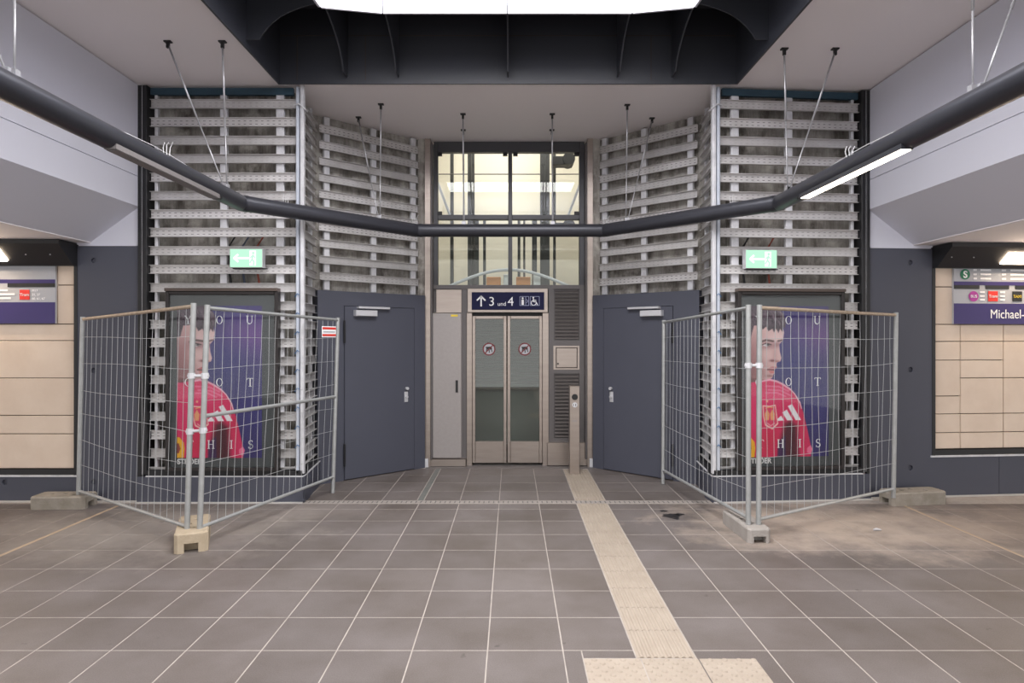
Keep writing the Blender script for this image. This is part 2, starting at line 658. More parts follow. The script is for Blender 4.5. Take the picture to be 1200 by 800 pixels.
# a tile row cut around the attention field
for i in range(len(alc) - 1):
    y0, y1 = alc[i], alc[i + 1]
    for cs in (colsL, colsR):
        for k in range(len(cs) - 1):
            x0, x1 = cs[k], cs[k + 1]
            if abs((x0 + x1) / 2) > 2.35:
                continue
            if x0 < -0.90 < x1:           # metal cover strip runs here
                put_tile(-0.90, x1, y0, y1)
                put_tile(x0, -0.97, y0, y1)
                continue
            if x0 < -0.97 < x1:
                put_tile(x0, -0.97, y0, y1)
                continue
            put_tile(x0, x1, y0, y1)
# strip right of the attention tiles
put_tile(1.262, 1.355, 2.63, 3.036, 0, False)
vis_tiles = [t for t in placed if t[5]]
vis_tiles.sort(key=lambda t: -(t[2] * t[3]) / max(1.0, t[1]) ** 3)
own = vis_tiles[:298]
others = vis_tiles[298:] + [t for t in placed if not t[5]]
for (x, y, w, d, sh, v) in own:
    key = (w, d)
    if key not in meshes:
        meshes[key] = tile_mesh(w, d)
    link('tile', meshes[key], M_FLOOR, floor, (x, y, random.uniform(-0.0002, 0.0003)))
if others:
    b = MB()
    for (x, y, w, d, sh, v) in others:
        g = 0.0027
        b.box(x + g, x + w - g, y + g, y + d - g, -0.01, 0)
    tag(b.build('tile_field', M_FLOOR, floor), kind='stuff')

# tactile guide strip: ribbed tiles, then knobbed attention tiles
def ribbed(w, d):
    b = MB()
    b.box(0.003, w - 0.003, 0.003, d - 0.003, -0.01, 0.0005)
    n = 8
    p = (w - 0.02) / n
    for i in range(n):
        x = 0.01 + p * (i + 0.5)
        b.prism([(x - p * 0.33, 0.0005), (x + p * 0.33, 0.0005), (x + p * 0.16, 0.0065), (x - p * 0.16, 0.0065)], 'y', 0.003, d - 0.003)
    return b.mesh('tactile_tile')

def knobbed(w, d):
    b = MB()
    b.box(0.003, w - 0.003, 0.003, d - 0.003, -0.01, 0.0005)
    n = 8
    for i in range(n):
        for j in range(n):
            if (i + j) % 2:
                continue
            cx, cy = w * (i + 0.5) / n, d * (j + 0.5) / n
            base = len(b.v)
            for r, z in ((0.017, 0.0005), (0.010, 0.0065)):
                for a in range(8):
                    b.v.append((cx + r * math.cos(a * math.pi / 4), cy + r * math.sin(a * math.pi / 4), z))
            for a in range(8):
                c = (a + 1) % 8
                b.f.append((base + a, base + c, base + 8 + c, base + 8 + a))
            b.f.append(tuple(base + 8 + a for a in range(8)))
    return b.mesh('attention_tile')

rm = ribbed(0.308, 0.3105)
y = 3.358
while y < 7.9:
    if not (6.22 < y < 6.6):
        dd = 0.3105
        link('tactile_tile', rm, M_TACT, floor, (0.646, y, 0))
        y += dd
    else:
        dd = 6.487 - y
        if dd > 0.02:
            link('tactile_tile', ribbed(0.308, dd), M_TACT, floor, (0.646, y, 0))
        y = 6.617
km = knobbed(0.297, 0.3)
for j in range(2):
    for i in range(3):
        link('attention_tile', km, M_TACT, floor, (0.368 + 0.298 * i, 3.055 - 0.302 * j, 0))
# drain strip across the recess and metal cover strip
M_DRAIN = mat('drain_strip', rgb(164, 156, 150), 0.6, var=0.5, scale=30, c2=rgb(126, 120, 114))
MB().box(-9, 9, 6.49, 6.612, -0.01, 0.001).build('drain_strip', M_DRAIN, floor)
b = MB()
for k in range(90):
    xx = -2.2 + k * 0.049
    b.box(xx, xx + 0.012, 6.515, 6.59, 0.0, 0.0018)
tag(b.build('drain_slot', M_DGREY, floor), kind='stuff')
MB().box(-0.965, -0.905, 6.62, 8.24, -0.01, 0.002).build('cover_strip', mat('cover_strip_grey', rgb(118, 120, 116), 0.5, 0.2, var=0.4, scale=8), floor)
MB().box(-1.1, 1.05, 8.243, 8.5, -0.01, 0.004).build('lift_sill', M_DGREY, floor)
MB().box(-3.915, -3.88, 3.0, 6.4, -0.01, 0.0012).build('expansion_joint', mat('expansion_joint', rgb(176, 156, 134), 0.8), floor)
MB().box(3.865, 3.89, 3.0, 6.4, -0.01, 0.0012).build('expansion_joint', bpy.data.materials['expansion_joint'], floor)

# ------------------------------------------------------------------ ceiling, beams
WX0, WX1, WY0, WY1 = X0 - 2.29, X0 + 2.29, -0.6, 6.47
b = MB()
for (x0, x1, y0, y1) in ((-3.80, WX0, -1.6, 9.0), (WX1, 3.74, -1.6, 9.0), (WX0, WX1, WY1, 9.0), (WX0, WX1, -1.6, WY0)):
    b.box(x0, x1, y0, y1, CEIL, CEIL + 0.1)
struct(b.build('ceiling', M_CEIL))

def beam(n, xi, s, yend):
    """white beam along the hall with a sloping underside; xi = inner face"""
    def P(pts):
        return [(xi + s * p, q) for p, q in pts]
    up = MB().prism(P([(0, 3.29), (0, CEIL - 0.012), (0.4, CEIL - 0.012), (0.4, 3.29)]), 'y', -1.6, yend).build('wall_%s_upper' % n, M_WHITE)
    struct(up)
    MB().prism(P([(0.012, 3.27), (0.012, 3.30), (0.3, 3.30), (0.3, 3.27)]), 'y', -1.6, yend).build('joint_backing', M_WHITE, up)
    MB().prism(P([(0.02, CEIL - 0.014), (0.02, CEIL), (0.3, CEIL), (0.3, CEIL - 0.014)]), 'y', -1.6, yend).build('joint_backing', M_WHITE, up)
    lo = MB().prism(P([(0, 2.985), (0, 3.282), (0.5, 3.282), (0.5, 2.62)]), 'y', -1.6, yend).build('trim_1' if s < 0 else 'trim_2', M_WHITE)
    struct(lo)
    so = MB().prism(P([(0.49, 2.622), (0.49, 2.72), (5.3, 2.72), (5.3, 2.622)]), 'y', -1.6, yend + 0.4).build('ceiling_niche_%s' % n, M_SOFFIT)
    struct(so)

beam('left', OL[0], -1, 6.56)
beam('right', ORE[0], 1, 7.0)

# skylight well: dark lined, curved fins, light lantern in the middle
well = empty('skylight_well', (X0, WY1, CEIL), label='dark rectangular skylight well with curved fins above the pipe lamp', cat='skylight')
LX, LY0, LY1 = 1.66, 0.1, 5.66
ZT = 4.95
def W(y):
    return y - WY1
b = MB()
b.box(-2.29, -2.27, W(WY0), 0, -0.035, ZT - CEIL)
b.box(2.27, 2.29, W(WY0), 0, -0.035, ZT - CEIL)
b.box(-2.29, 2.29, -0.02, 0, -0.035, ZT - CEIL)
b.box(-2.29, 2.29, W(WY0), W(WY0) + 0.02, -0.035, ZT - CEIL)
b.build('lining', M_WELL, well)
b = MB()
b.box(-2.27, -LX - 0.02, W(WY0) + 0.02, -0.02, ZT - CEIL - 0.02, ZT - CEIL)
b.box(LX + 0.02, 2.27, W(WY0) + 0.02, -0.02, ZT - CEIL - 0.02, ZT - CEIL)
b.box(-LX, LX, W(LY1) + 0.03, -0.02, ZT - CEIL - 0.02, ZT - CEIL)
b.box(-LX, LX, W(WY0) + 0.02, W(LY0), ZT - CEIL - 0.02, ZT - CEIL)
b.build('cover', M_WELL, well)
b = MB()
for z in (4.66,):
    b.box(-2.26, 2.26, -0.023, -0.019, z - CEIL, z - CEIL + 0.006)
for x in (-2.1, -1.42, 1.42):
    b.box(x, x + 0.006, -0.023, -0.019, 0, 0.44)
b.build('seam', M_JOINT, well)
prof = [(0, 0.03), (0.12, 0.03), (0.155, 0.085), (0.20, 0.14), (0.25, 0.185), (0.31, 0.228), (0.375, 0.262), (0.44, 0.288), (0.52, 0.315), (0.60, 0.335), (0.66, 0.345), (0.66, 0.72), (0, 0.72)]
fin_back = MB().prism([(-0.02 - d * 1.18, z) for d, z in prof], 'x', -0.007, 0.007).mesh('fin')
fin_side = MB().prism([(d * 0.95, z) for d, z in prof], 'y', -0.007, 0.007).mesh('fin')
fin_side2 = MB().prism([(-d * 0.95, z) for d, z in prof], 'y', -0.007, 0.007).mesh('fin')
for x in (-1.60, -1.09, 0, 1.09, 1.63):
    link('fin', fin_back, M_FIN, well, (x, 0, 0))
for yy in (5.64, 4.5, 3.3, 2.1, 0.9):
    link('fin', fin_side, M_FIN, well, (-2.27, W(yy), 0))
    link('fin', fin_side2, M_FIN, well, (2.27, W(yy), 0))
# lantern panels
zb, zt = 4.49 - CEIL, 5.45 - CEIL
def panel(x0, y0, x1, y1):
    d = Vector((x1 - x0, y1 - y0)).normalized()
    n = Vector((-d.y, d.x)) * 0.02
    g = d * 0.004
    b = MB()
    b.prism([(x0 + g.x, y0 + g.y), (x1 - g.x, y1 - g.y), (x1 - g.x + n.x, y1 - g.y + n.y), (x0 + g.x + n.x, y0 + g.y + n.y)], 'z', zb, zt)
    b.build('lantern_panel', M_LANT, well)
yl = W(LY1)
for (a, c) in (((-1.09, yl), (0, yl)), ((0, yl), (1.09, yl)), ((-1.60, yl - 0.1), (-1.09, yl)), ((1.09, yl), (1.60, yl - 0.1)),
               ((-1.68, yl - 1.1), (-1.60, yl - 0.1)), ((1.60, yl - 0.1), (1.68, yl - 1.1)),
               ((-1.68, W(LY0)), (-1.68, yl - 1.1)), ((1.68, yl - 1.1), (1.68, W(LY0)))):
    panel(a[0], a[1], c[0], c[1])
panel(1.68, W(LY0), -1.68, W(LY0))
MB().box(-1.7, 1.7, W(LY0), yl + 0.02, zt, zt + 0.03).build('glazing', M_WGLASS, well)

# ------------------------------------------------------------------ frames on the walls (x along wall, y into wall, z up)
def frameL(name, **k):
    return empty(name, (OL[0], OL[1], 0), 0, **k)

def front(s):
    """(location, angle, mirror) of a front bay"""
    return ((OL[0], OL[1], 0), 0.0, None) if s < 0 else ((OR[0], OR[1], 0), AR, LF)

def niche(s):
    return ((OL[0], OL[1], 0), 0.0, None) if s < 0 else ((ORE[0], ORE[1], 0), AR, 0.0)

def diag(s):
    if s < 0:
        return ((X0 + E[0], E[1], 0), AD, None)
    return ((X0 - FN[0], FN[1], 0), -AD, LD)

NA = (X0 - 2.09, 6.60)
NB = (X0 + E[0], E[1])
LN = math.hypot(NB[0] - NA[0], NB[1] - NA[1])
AN = math.atan2(NB[1] - NA[1], NB[0] - NA[0])

def narrow(s):
    if s < 0:
        return ((NA[0], NA[1], 0), AN, None)
    return ((2 * X0 - NB[0], NB[1], 0), -AN, LN)

SIDE = {-1: 'on the cabinet side', 1: 'on the call post side'}
SN = {-1: 'left', 1: 'right'}

def tube_rails(root, mi, x0, x1, zs, skip=None):
    """horizontal slotted channels, one object each, sharing one mesh"""
    L = x1 - x0
    y0, y1, t = 0.0, 0.032, 0.004
    pr = [(y0, -0.045), (y1, -0.045), (y1, 0.045), (y0, 0.045), (y0, 0.041), (y1 - t, 0.041), (y1 - t, -0.041), (y0, -0.041)]
    me = MB().prism(pr[::-1], 'x', 0, L).mesh('rail')
    lx = x0 if mi is None else mi - x1
    for z in zs:
        o = link('rail', me, M_RAIL, root, (lx + random.uniform(-0.006, 0.006), random.uniform(-0.004, 0.004), z), (0, random.uniform(-0.002, 0.002), 0))

ZR = [4.03 - 0.1862 * k for k in range(21)]

for s in (-1, 1):
    # ---- concrete behind
    loc, ang, mi = front(s)
    w = MB(mi).box(-0.05, LF - 0.14, 0.2, 0.3, 0, CEIL).build('wall_%s_front' % SN[s], M_CONC, None, loc, (0, 0, ang))
    struct(w)
    loc2, ang2, mi2 = narrow(s)
    w = MB(mi2).box(0.1, LN + 0.1, 0.16, 0.24, 0, CEIL).build('wall_%s_reveal' % SN[s], M_CONC, None, loc2, (0, 0, ang2))
    struct(w)
    loc3, ang3, mi3 = diag(s)
    w = MB(mi3).box(-0.1, LD + 0.05, 0.12, 0.22, 0, CEIL).build('wall_%s_slanted' % SN[s], M_CONC, None, loc3, (0, 0, ang3))
    struct(w)

    # ---- front rail grid
    g = empty('rail_grid', loc, ang, label='wide slotted rail grid behind the poster case ' + SIDE[s], cat='rail grid', group='exposed cladding rail grids')
    tube_rails(g, mi, 0.10, 1.59, ZR)
    for (x0, x1) in ((0.135, 0.165), (0.80, 0.87), (1.37, 1.45)):
        MB(mi).bbox(x0, x1, 0.034, 0.075, 0.3, 4.2).build('upright', M_GALV, g)
    for (x0, x1) in ((0.0, 0.035), (0.045, 0.09)):
        MB(mi).bbox(x0, x1, -0.03, 0.12, 0.0 if x0 == 0 else 0.28, 4.205).build('edge_channel', M_BLACK, g)
    MB(mi).box(0.036, 0.044, -0.02, 0.1, 0.28, 4.2).build('edge_strip', M_GALV, g)
    MB(mi).box(0.1, 1.55, 0.02, 0.06, 4.125, 4.195).build('top_strip', M_TEAL, g)
    for (x0, x1, zz, mm) in ((1.592, 1.622, 4.19, M_GALVB), (1.634, 1.672, 4.21, M_GALV)):
        MB(mi).bbox(x0, x1, -0.03, 0.02, 0.29, zz, 0.006).build('corner_post', mm, g)
    # tie wires on the corner posts
    for z in [0.55 + 0.19 * k for k in range(9)]:
        MB(mi).tube([(1.585, -0.034, z), (1.61, -0.04, z + 0.035), (1.63, -0.034, z + 0.02)], 0.004, 5).build('tie_wire', mat('tie_blue', rgb(60, 110, 160), 0.5) if 'tie_blue' not in bpy.data.materials else bpy.data.materials['tie_blue'], g)
    MB(mi).tube([(1.575, -0.036, 4.0), (1.63, -0.05, 4.01), (1.69, -0.034, 3.96), (1.69, 0.03, 3.96)], 0.007, 6).build('clamp', M_GALV, g)

    # ---- reveal rail grid (between front bay and door wall)
    g = empty('rail_grid', loc2, ang2, label='narrow slotted rail grid round the corner ' + SIDE[s], cat='rail grid', group='exposed cladding rail grids')
    tube_rails(g, mi2, 0.04, LN - 0.02, ZR)
    for (x0, x1) in ((0.10, 0.15), (0.58, 0.63)):
        MB(mi2).bbox(x0, x1, 0.034, 0.075, 0.3, 4.2).build('upright', M_GALV, g)

    # ---- slanted rail grid above the door
    g = empty('rail_grid', loc3, ang3, label='slanted slotted rail grid above the dark door ' + SIDE[s], cat='rail grid', group='exposed cladding rail grids')
    tube_rails(g, mi3, 0.03, LD - 0.1, [4.05 - 0.187 * k for k in range(10)])
    for (x0, x1) in ((0.09, 0.16), (0.70, 0.77), (1.27, 1.34)):
        MB(mi3).bbox(x0, x1, 0.034, 0.075, 2.21, 4.2).build('upright', M_GALV, g)

    # ---- plinth below the front bay and reveal
    pl = MB(mi).box(0.0, LF + 0.03, -0.045, 0.19, 0, 0.262).build('baseboard_%s' % SN[s], M_NAVY, None, loc, (0, 0, ang))
    struct(pl)
    MB(mi).box(0.09, LF + 0.03, -0.05, 0.1, 0.262, 0.272).build('edge_trim', M_GALV, pl)
    MB(mi).box(0.09, LF + 0.02, -0.03, 0.15, 0.272, 0.325).build('black_ledge', M_BLACK, pl)
    MB(mi).box(0.0, LF + 0.03, -0.075, -0.045, 0, 0.012).build('floor_strip', mat('floor_strip', rgb(190, 186, 182), 0.7) if 'floor_strip' not in bpy.data.materials else bpy.data.materials['floor_strip'], pl)
    pl = MB(mi2).box(-0.06, LN - 0.02, -0.03, 0.16, 0, 0.262).build('baseboard_%s_reveal' % SN[s], M_NAVY, None, loc2, (0, 0, ang2))
    struct(pl)
    MB(mi2).box(-0.06, LN - 0.03, -0.034, 0.1, 0.262, 0.272).build('edge_trim', M_GALV, pl)
    MB(mi2).box(-0.05, LN - 0.04, -0.02, 0.13, 0.272, 0.325).build('black_ledge', M_BLACK, pl)

    # ---- dark service door in the slanted wall
    d = empty('door_1' if s < 0 else 'door_2', loc3, ang3)
    struct(d)
    b = MB(mi3)
    b.box(-0.02, 0.30, -0.035, 0.1, 0, 2.2)
    b.box(1.27, LD - 0.035, -0.035, 0.1, 0, 2.2)
    b.box(0.30, 1.27, -0.035, 0.1, 2.035, 2.2)
    b.build('surround', M_DOOR, d)
    MB(mi3).box(0.30, 1.27, 0.0, 0.09, 0, 2.04).build('rebate', M_BLACK, d)
    leaf = MB(mi3).bbox(0.306, 1.264, -0.045, -0.004, 0.008, 2.029, 0.006).build('leaf', M_DOOR, d)
    MB(mi3).bbox(0.417, 0.70, -0.115, -0.047, 1.915, 1.985, 0.006).build('closer', M_CLOSER, leaf)
    MB(mi3).bbox(0.46, 0.88, -0.10, -0.04, 2.005, 2.03, 0.003).build('closer_arm', M_CLOSER, leaf)
    lk = MB(mi3)
    lk.bbox(1.115, 1.165, -0.055, -0.046, 0.86, 0.99, 0.004)
    lk.build('lock_plate', M_CLOSER, leaf)
    MB(mi3).tube([(1.14, -0.055, 1.03), (1.14, -0.085, 1.03)], 0.02, 12).build('knob', M_CLOSER, leaf)
    MB(mi3).tube([(1.14, -0.056, 0.925), (1.14, -0.075, 0.925)], 0.017, 12).build('cylinder', M_CLOSER, leaf)
    for z in (0.17, 1.60):
        MB(mi3).tube([(0.298, -0.058, z), (0.298, -0.058, z + 0.26)], 0.013, 8).build('hinge', M_BLACK, d)

    # ---- steel jamb column between door wall and lift
    jx = X0 + s * 1.045
    b = MB()
    b.box(jx - 0.035, jx + 0.035, 8.335, 8.50, 0, CEIL)
    o = b.build('trim_%d' % (3 if s < 0 else 4), M_STEEL)
    struct(o)
    b = MB()
    b.box(jx + s * 0.04, jx + s * 0.13, 8.36, 8.52, 0.25, CEIL)
    b.build('concrete_edge', M_CONC, o)
    b = MB()
    b.bbox(jx - s * 0.05 - 0.012, jx - s * 0.05 + 0.012, 8.33, 8.45, 0.1, CEIL - 0.05, 0.005)
    b.build('bead', M_DGREY, o)
    b = MB()
    b.box(jx + s * 0.02 - 0.03, jx + s * 0.02 + 0.03, 8.31, 8.38, 0.0, 0.11)
    b.build('foot', M_CLOSER, o)

    # ---- niche end wall: navy pier, white head, tile field, navy plinth
    loc4, ang4, mi4 = niche(s)
    zt0 = 0.33 if s < 0 else 0.49
    xe = -0.625 if s < 0 else -0.70
    XO = -5.2
    w = empty('wall_%s_end' % SN[s], loc4, ang4)
    struct(w)
    holes = [(-0.46, 2.44), (-0.46, 1.33), (-0.46, 0.20 if s < 0 else 0.31)]
    MB(mi4).slab(xe, 0, 0, 0.2, 0, 2.59, holes).build('pier', M_NAVY, w)
    MB(mi4).box(xe - 0.1, 0, 0.0, 0.2, 2.60, 3.1).build('head', M_WHITE, w)
    MB(mi4).box(xe + 0.015, -0.02, -0.006, 0.2, 2.588, 2.602).build('head_trim', M_WHITE, w)
    for (a, c) in ((-1.45, xe), (-2.4, -1.455), (XO, -2.405)):
        ph = [(-1.36, 0.20)] if s < 0 and a == -1.45 else []
        MB(mi4).slab(a, c, 0.0, 0.2, 0, zt0 - 0.075, ph).build('plinth', M_NAVY, w)
        holes += ph
    MB(mi4).box(XO, xe + 0.02, -0.012, 0.2, zt0 - 0.075, zt0 - 0.058).build('sill', M_GALV, w)
    MB(mi4).box(XO, xe, 0.01, 0.2, zt0 - 0.058, zt0 - 0.002).build('black_band', M_BLACK, w)
    MB(mi4).box(XO, xe, 0.06, 0.2, zt0 - 0.002, 2.6).build('tile_bed', M_JOINT, w)
    MB(mi4).box(xe - 0.035, xe, -0.004, 0.1, zt0 - 0.058, 2.6).build('edge_profile', M_BLACK, w)
    MB(mi4).box(XO, 0, -0.02, 0.0, 0, 0.014).build('floor_strip', bpy.data.materials['floor_strip'], w)
    for x in (-1.46, -2.41):
        MB(mi4).box(x, x + 0.015, 0.03, 0.2, 0.0, zt0 - 0.08).build('joint_backing', M_NAVY, w)
    for (x, z) in holes:
        MB(mi4).cup(x, z, 0.028, lambda p, q: (p, 0.0, q), lambda p, q: (p, 0.02, q)).build('tie_hole', M_NAVY, w)
    rowsL = [2.42, 2.195, 1.80, 1.631, 1.25, 0.871, 0.684, 0.332]
    cells = []
    e0 = xe - 0.037
    if s < 0:
        for i in range(2):
            cells.append((-0.85, e0, rowsL[i + 1], rowsL[i]))
        cells.append((-2.2, -0.852, 1.80, 2.42))
        cells.append((-3.6, -2.2, 1.80, 2.42))
        for i in range(2, 7):
            for (a, c) in ((-1.9, e0), (-3.2, -1.9), (-4.6, -3.2)):
                cells.append((a, c, rowsL[i + 1], rowsL[i]))
    else:
        z_ = [2.42, 2.194, 1.80, 1.621, 1.424, 1.236, 1.048, 0.86, 0.664, 0.494]
        c0 = [0, 1, 2, 3, 4, 6, 7, 8, 9]
        c1 = [2, 3, 4, 5, 7, 8, 9]
        c2 = [2, 3, 5, 7, 8, 9]
        for ids, a, c in ((c0, -1.04, e0), (c1, -1.528, -1.04), (c2, -2.02, -1.528), (c1, -2.51, -2.02), (c2, -3.0, -2.51)):
            for i in range(len(ids) - 1):
                cells.append((a, c, z_[ids[i + 1]], z_[ids[i]]))
        cells.append((-3.0, -1.04, 1.80, 2.42))
    for (a, c, z0, z1) in cells:
        g_ = 0.004
        MB(mi4).bbox(a + g_, c - g_, 0.03 + random.uniform(-0.001, 0.001), 0.06, z0 + g_, z1 - g_, 0.003).build('tile', M_BEIGE, w)

    # ---- black lamp canopy over the tiles
    cn = empty('lamp_canopy', loc4, ang4, label='black lamp canopy above the tiles ' + SIDE[s], cat='lamp')
    pr = [(0.0, 2.615), (-0.27, 2.615), (-0.27, 2.575), (-0.06, 2.385), (0.0, 2.385)]
    MB(mi4).prism(pr[::-1], 'x', -4.6, xe - 0.005).build('housing', M_BLACK, cn)
    # light strip on the slanted face
    n = Vector((-0.19, -0.21)).normalized()
    x1 = -1.24 if s < 0 else -1.36
    a = Vector((-0.22, 2.53)) + n * 0.012
    c = Vector((-0.11, 2.43)) + n * 0.012
    MB(mi4).prism([(a.x, a.y), (a.x - n.x * 0.02, a.y - n.y * 0.02), (c.x - n.x * 0.02, c.y - n.y * 0.02), (c.x, c.y)], 'x', x1 - 1.5, x1).build('light_strip', M_NLAMP, cn)
    for x in (-0.78, -1.02):
        MB(mi4).tube([(x, -0.165, 2.485), (x, -0.175, 2.478)], 0.006, 8).build('screw', M_GALV, cn)

    # ---- station sign
    sg = empty('station_sign', loc4, ang4, cat='sign',
               label='grey and purple station sign reading Michael-Br with bus, tram and taxi symbols' if s > 0 else 'grey and purple station sign with only a red tram square, beside the pale tiles')
    xs = -0.853 if s < 0 else -0.945
    xo = xs - 1.25
    MB(mi4).box(xo, xs, 0.004, 0.028, 1.805, 2.40).build('board', M_SGREY, sg)
    MB(mi4).box(xo, xs, 0.000, 0.004, 1.805, 2.02).build('purple_band', M_PURPLE, sg)
    MB(mi4).box(xo, xs, 0.000, 0.004, 2.212, 2.25).build('purple_band', M_PURPLE, sg)
    gaps = [(xs - 0.48, xs)] if s < 0 else [(xs - 0.285, xs), (xs - 0.62, xs - 0.355), (xs - 0.95, xs - 0.69)]
    for (a, c) in gaps:
        MB(mi4).box(a, c, -0.001, 0.004, 2.172, 2.212).build('slot', M_INK, sg)
    def X(v):                     # local x on the visible side
        return v if s < 0 else -v
    if s < 0:
        MB().flat([(-1.21, 2.045), (-1.11, 2.045), (-1.11, 2.145), (-1.21, 2.145)], -0.001).build('tram_square', M_RED, sg)
        text('lettering', 'Tram', 0.042, M_TXT, sg, -1.16, -0.003, 2.082, 'CENTER')
        for t, z in (('M17', 2.125), ('21, 37', 2.085), ('60, 61, 67', 2.045)):
            text('lettering', t, 0.033, M_TXT, sg, -1.085, -0.002, z)
        b = MB()
        for z, l in ((2.13, 0.09), (2.09, 0.16), (2.05, 0.12)):
            b.flat([(-1.42, z), (-1.42 + l, z), (-1.42 + l, z + 0.02), (-1.42, z + 0.02)], -0.001)
        tag(b.build('small_print', M_TXT, sg), kind='stuff')
    else:
        MB().disc(1.164, 2.095, 0, 0.055, -0.001, 24).build('bus_disc', M_MAG, sg)
        text('lettering', 'BUS', 0.042, M_TXT, sg, 1.164, -0.003, 2.081, 'CENTER')
        MB().flat([(1.327, 2.043), (1.437, 2.043), (1.437, 2.15), (1.327, 2.15)], -0.001).build('tram_square', M_RED, sg)
        text('lettering', 'Tram', 0.046, M_TXT, sg, 1.382, -0.003, 2.082, 'CENTER')
        MB().flat([(1.602, 2.043), (1.712, 2.043), (1.712, 2.15), (1.602, 2.15)], -0.001).build('taxi_square', M_INK, sg)
        text('lettering', 'TAXI', 0.042, M_YELL, sg, 1.657, -0.003, 2.082, 'CENTER')
        MB().disc(1.069, 2.325, 0, 0.055, -0.001, 24).build('train_disc', M_GREEN, sg)
        text('lettering', 'S', 0.10, M_TXT, sg, 1.069, -0.003, 2.29, 'CENTER', bold=0.003)
        b = MB()
        for x in (1.235, 1.462):
            for z in (2.13, 2.09, 2.05):
                b.flat([(x, z), (x + 0.055, z), (x + 0.055, z + 0.018), (x, z + 0.018)], -0.001)
        for z in (2.37, 2.325, 2.28):
            for x, l in ((1.16, 0.04), (1.24, 0.12), (1.48, 0.05), (1.58, 0.16)):
                b.flat([(x, z - 0.008), (x + l, z - 0.008), (x + l, z + 0.010), (x, z + 0.010)], -0.001)
        tag(b.build('small_print', M_TXT, sg), kind='stuff')
        text('lettering', 'Michael-Br', 0.135, M_TXT, sg, 1.346, -0.003, 1.865, sx=0.86)

# ------------------------------------------------------------------ lift front
LYF = 8.45
def lx(px):
    return mx(px, LYF) - X0
def lz(py):
    return mz(py, LYF)

lift = empty('passenger_lift', (X0, LYF, 0), label='glass and stainless passenger lift with two closed sliding doors', cat='lift')
b = MB()
b.bbox(lx(548), lx(642), -0.03, 0.06, lz(366), lz(338))
b.build('header', M_STEEL, lift)
for (a, c) in ((547, 553.5), (635.5, 643)):
    MB().bbox(lx(a), lx(c), -0.025, 0.06, 0, lz(366.5)).build('jamb', M_STEEL, lift)
MB().box(lx(553.5), lx(635.5), 0.06, 0.09, lz(371), lz(366)).build('door_track', M_BLACK, lift)
for (a, c) in ((553.5, 593.6), (594.6, 635.5)):
    dl = empty('door_leaf', (0, 0, 0))
    dl.parent = lift
    x0, x1 = lx(a), lx(c)
    t = 0.04
    z1 = lz(370)
    zk = lz(517)
    b = MB()
    b.bbox(x0, x0 + t, 0.0, 0.04, 0.03, z1)
    b.bbox(x1 - t, x1, 0.0, 0.04, 0.03, z1)
    b.bbox(x0 + t, x1 - t, 0.0, 0.04, z1 - t, z1)
    fr = b.build('door_leaf_frame', M_STEEL, dl)
    MB().bbox(x0 + t, x1 - t, 0.002, 0.04, 0.03, zk).build('kick_plate', M_STEEL, dl)
    MB().box(x0 + t, x1 - t, 0.016, 0.024, zk, z1 - t).build('pane', M_GLASS, dl)
    cx, cz = lx(573 if a < 580 else 615), lz(409)
    MB().disc(cx, cz, 0, 0.076, 0.0135, 28, 0.0008).build('sticker_disc', M_SGREY, dl)
    MB().disc(cx, cz, 0.068, 0.084, 0.012, 28).build('sticker_ring', M_DRED, dl)
    b = MB()
    b.flat([(cx - 0.045, cz + 0.03), (cx + 0.035, cz + 0.035), (cx + 0.04, cz - 0.005), (cx - 0.03, cz - 0.005)], 0.0125)
    b.stroke([(cx - 0.03, cz), (cx - 0.035, cz - 0.045)], 0.012, 0.0125)
    b.stroke([(cx + 0.0, cz), (cx + 0.005, cz - 0.045)], 0.012, 0.0125)
    b.stroke([(cx + 0.03, cz), (cx + 0.04, cz - 0.035)], 0.012, 0.0125)
    b.build('sticker_figure', M_INK, dl)
    MB().stroke([(cx - 0.05, cz - 0.05), (cx + 0.05, cz + 0.05)], 0.014, 0.011).build('sticker_bar', M_DRED, dl)
# surround frame
b = MB()
b.box(lx(507), lx(548), 0.03, 0.10, lz(366), lz(334))
b.box(lx(541), lx(548), 0.0, 0.10, 0, lz(334))
b.box(lx(643), lx(649), 0.0, 0.10, 0, lz(334))
b.box(lx(679), lx(688), 0.0, 0.10, 0, lz(334))
b.box(lx(507), lx(688), -0.004, 0.10, lz(338.5), lz(333.8))
b.box(lx(647), lx(681), 0.04, 0.10, 0, lz(334))
b.box(lx(649), lx(679), 0.0, 0.05, lz(405), lz(398.5))
b.box(lx(649), lx(679), 0.0, 0.05, lz(437.5), lz(433))
b.box(lx(649), lx(679), 0.0, 0.05, lz(518), lz(513))
b.build('surround_frame', M_DGREY, lift)
MB().bbox(lx(511), lx(541), 0.0, 0.05, lz(366.5), lz(339)).build('side_panel', M_STEEL, lift)
slat = MB().prism([(0.035, 0.016), (0.0, -0.006), (0.0, -0.012), (0.012, -0.012), (0.035, 0.006)][::-1], 'x', lx(650.5), lx(678)).mesh('louvre_slat')
M_SLAT = mat('louvre_grey', rgb(112, 106, 104), 0.45, 0.3)
for (ya, yb) in ((340, 398), (439, 513)):
    n = int((yb - ya) / 4.1)
    for i in range(n):
        link('louvre_slat', slat, M_SLAT, lift, (0, 0, lz(ya + (i + 0.5) * (yb - ya) / n)))
b = MB()
b.box(lx(648.5), lx(651.3), -0.004, 0.04, lz(433), lz(405))
b.box(lx(676.7), lx(679), -0.004, 0.04, lz(433), lz(405))
b.box(lx(651.3), lx(676.7), -0.004, 0.04, lz(433), lz(431.2))
b.box(lx(651.3), lx(676.7), -0.004, 0.04, lz(406.8), lz(405))
hp = b.build('hatch_panel', M_STEEL, lift)
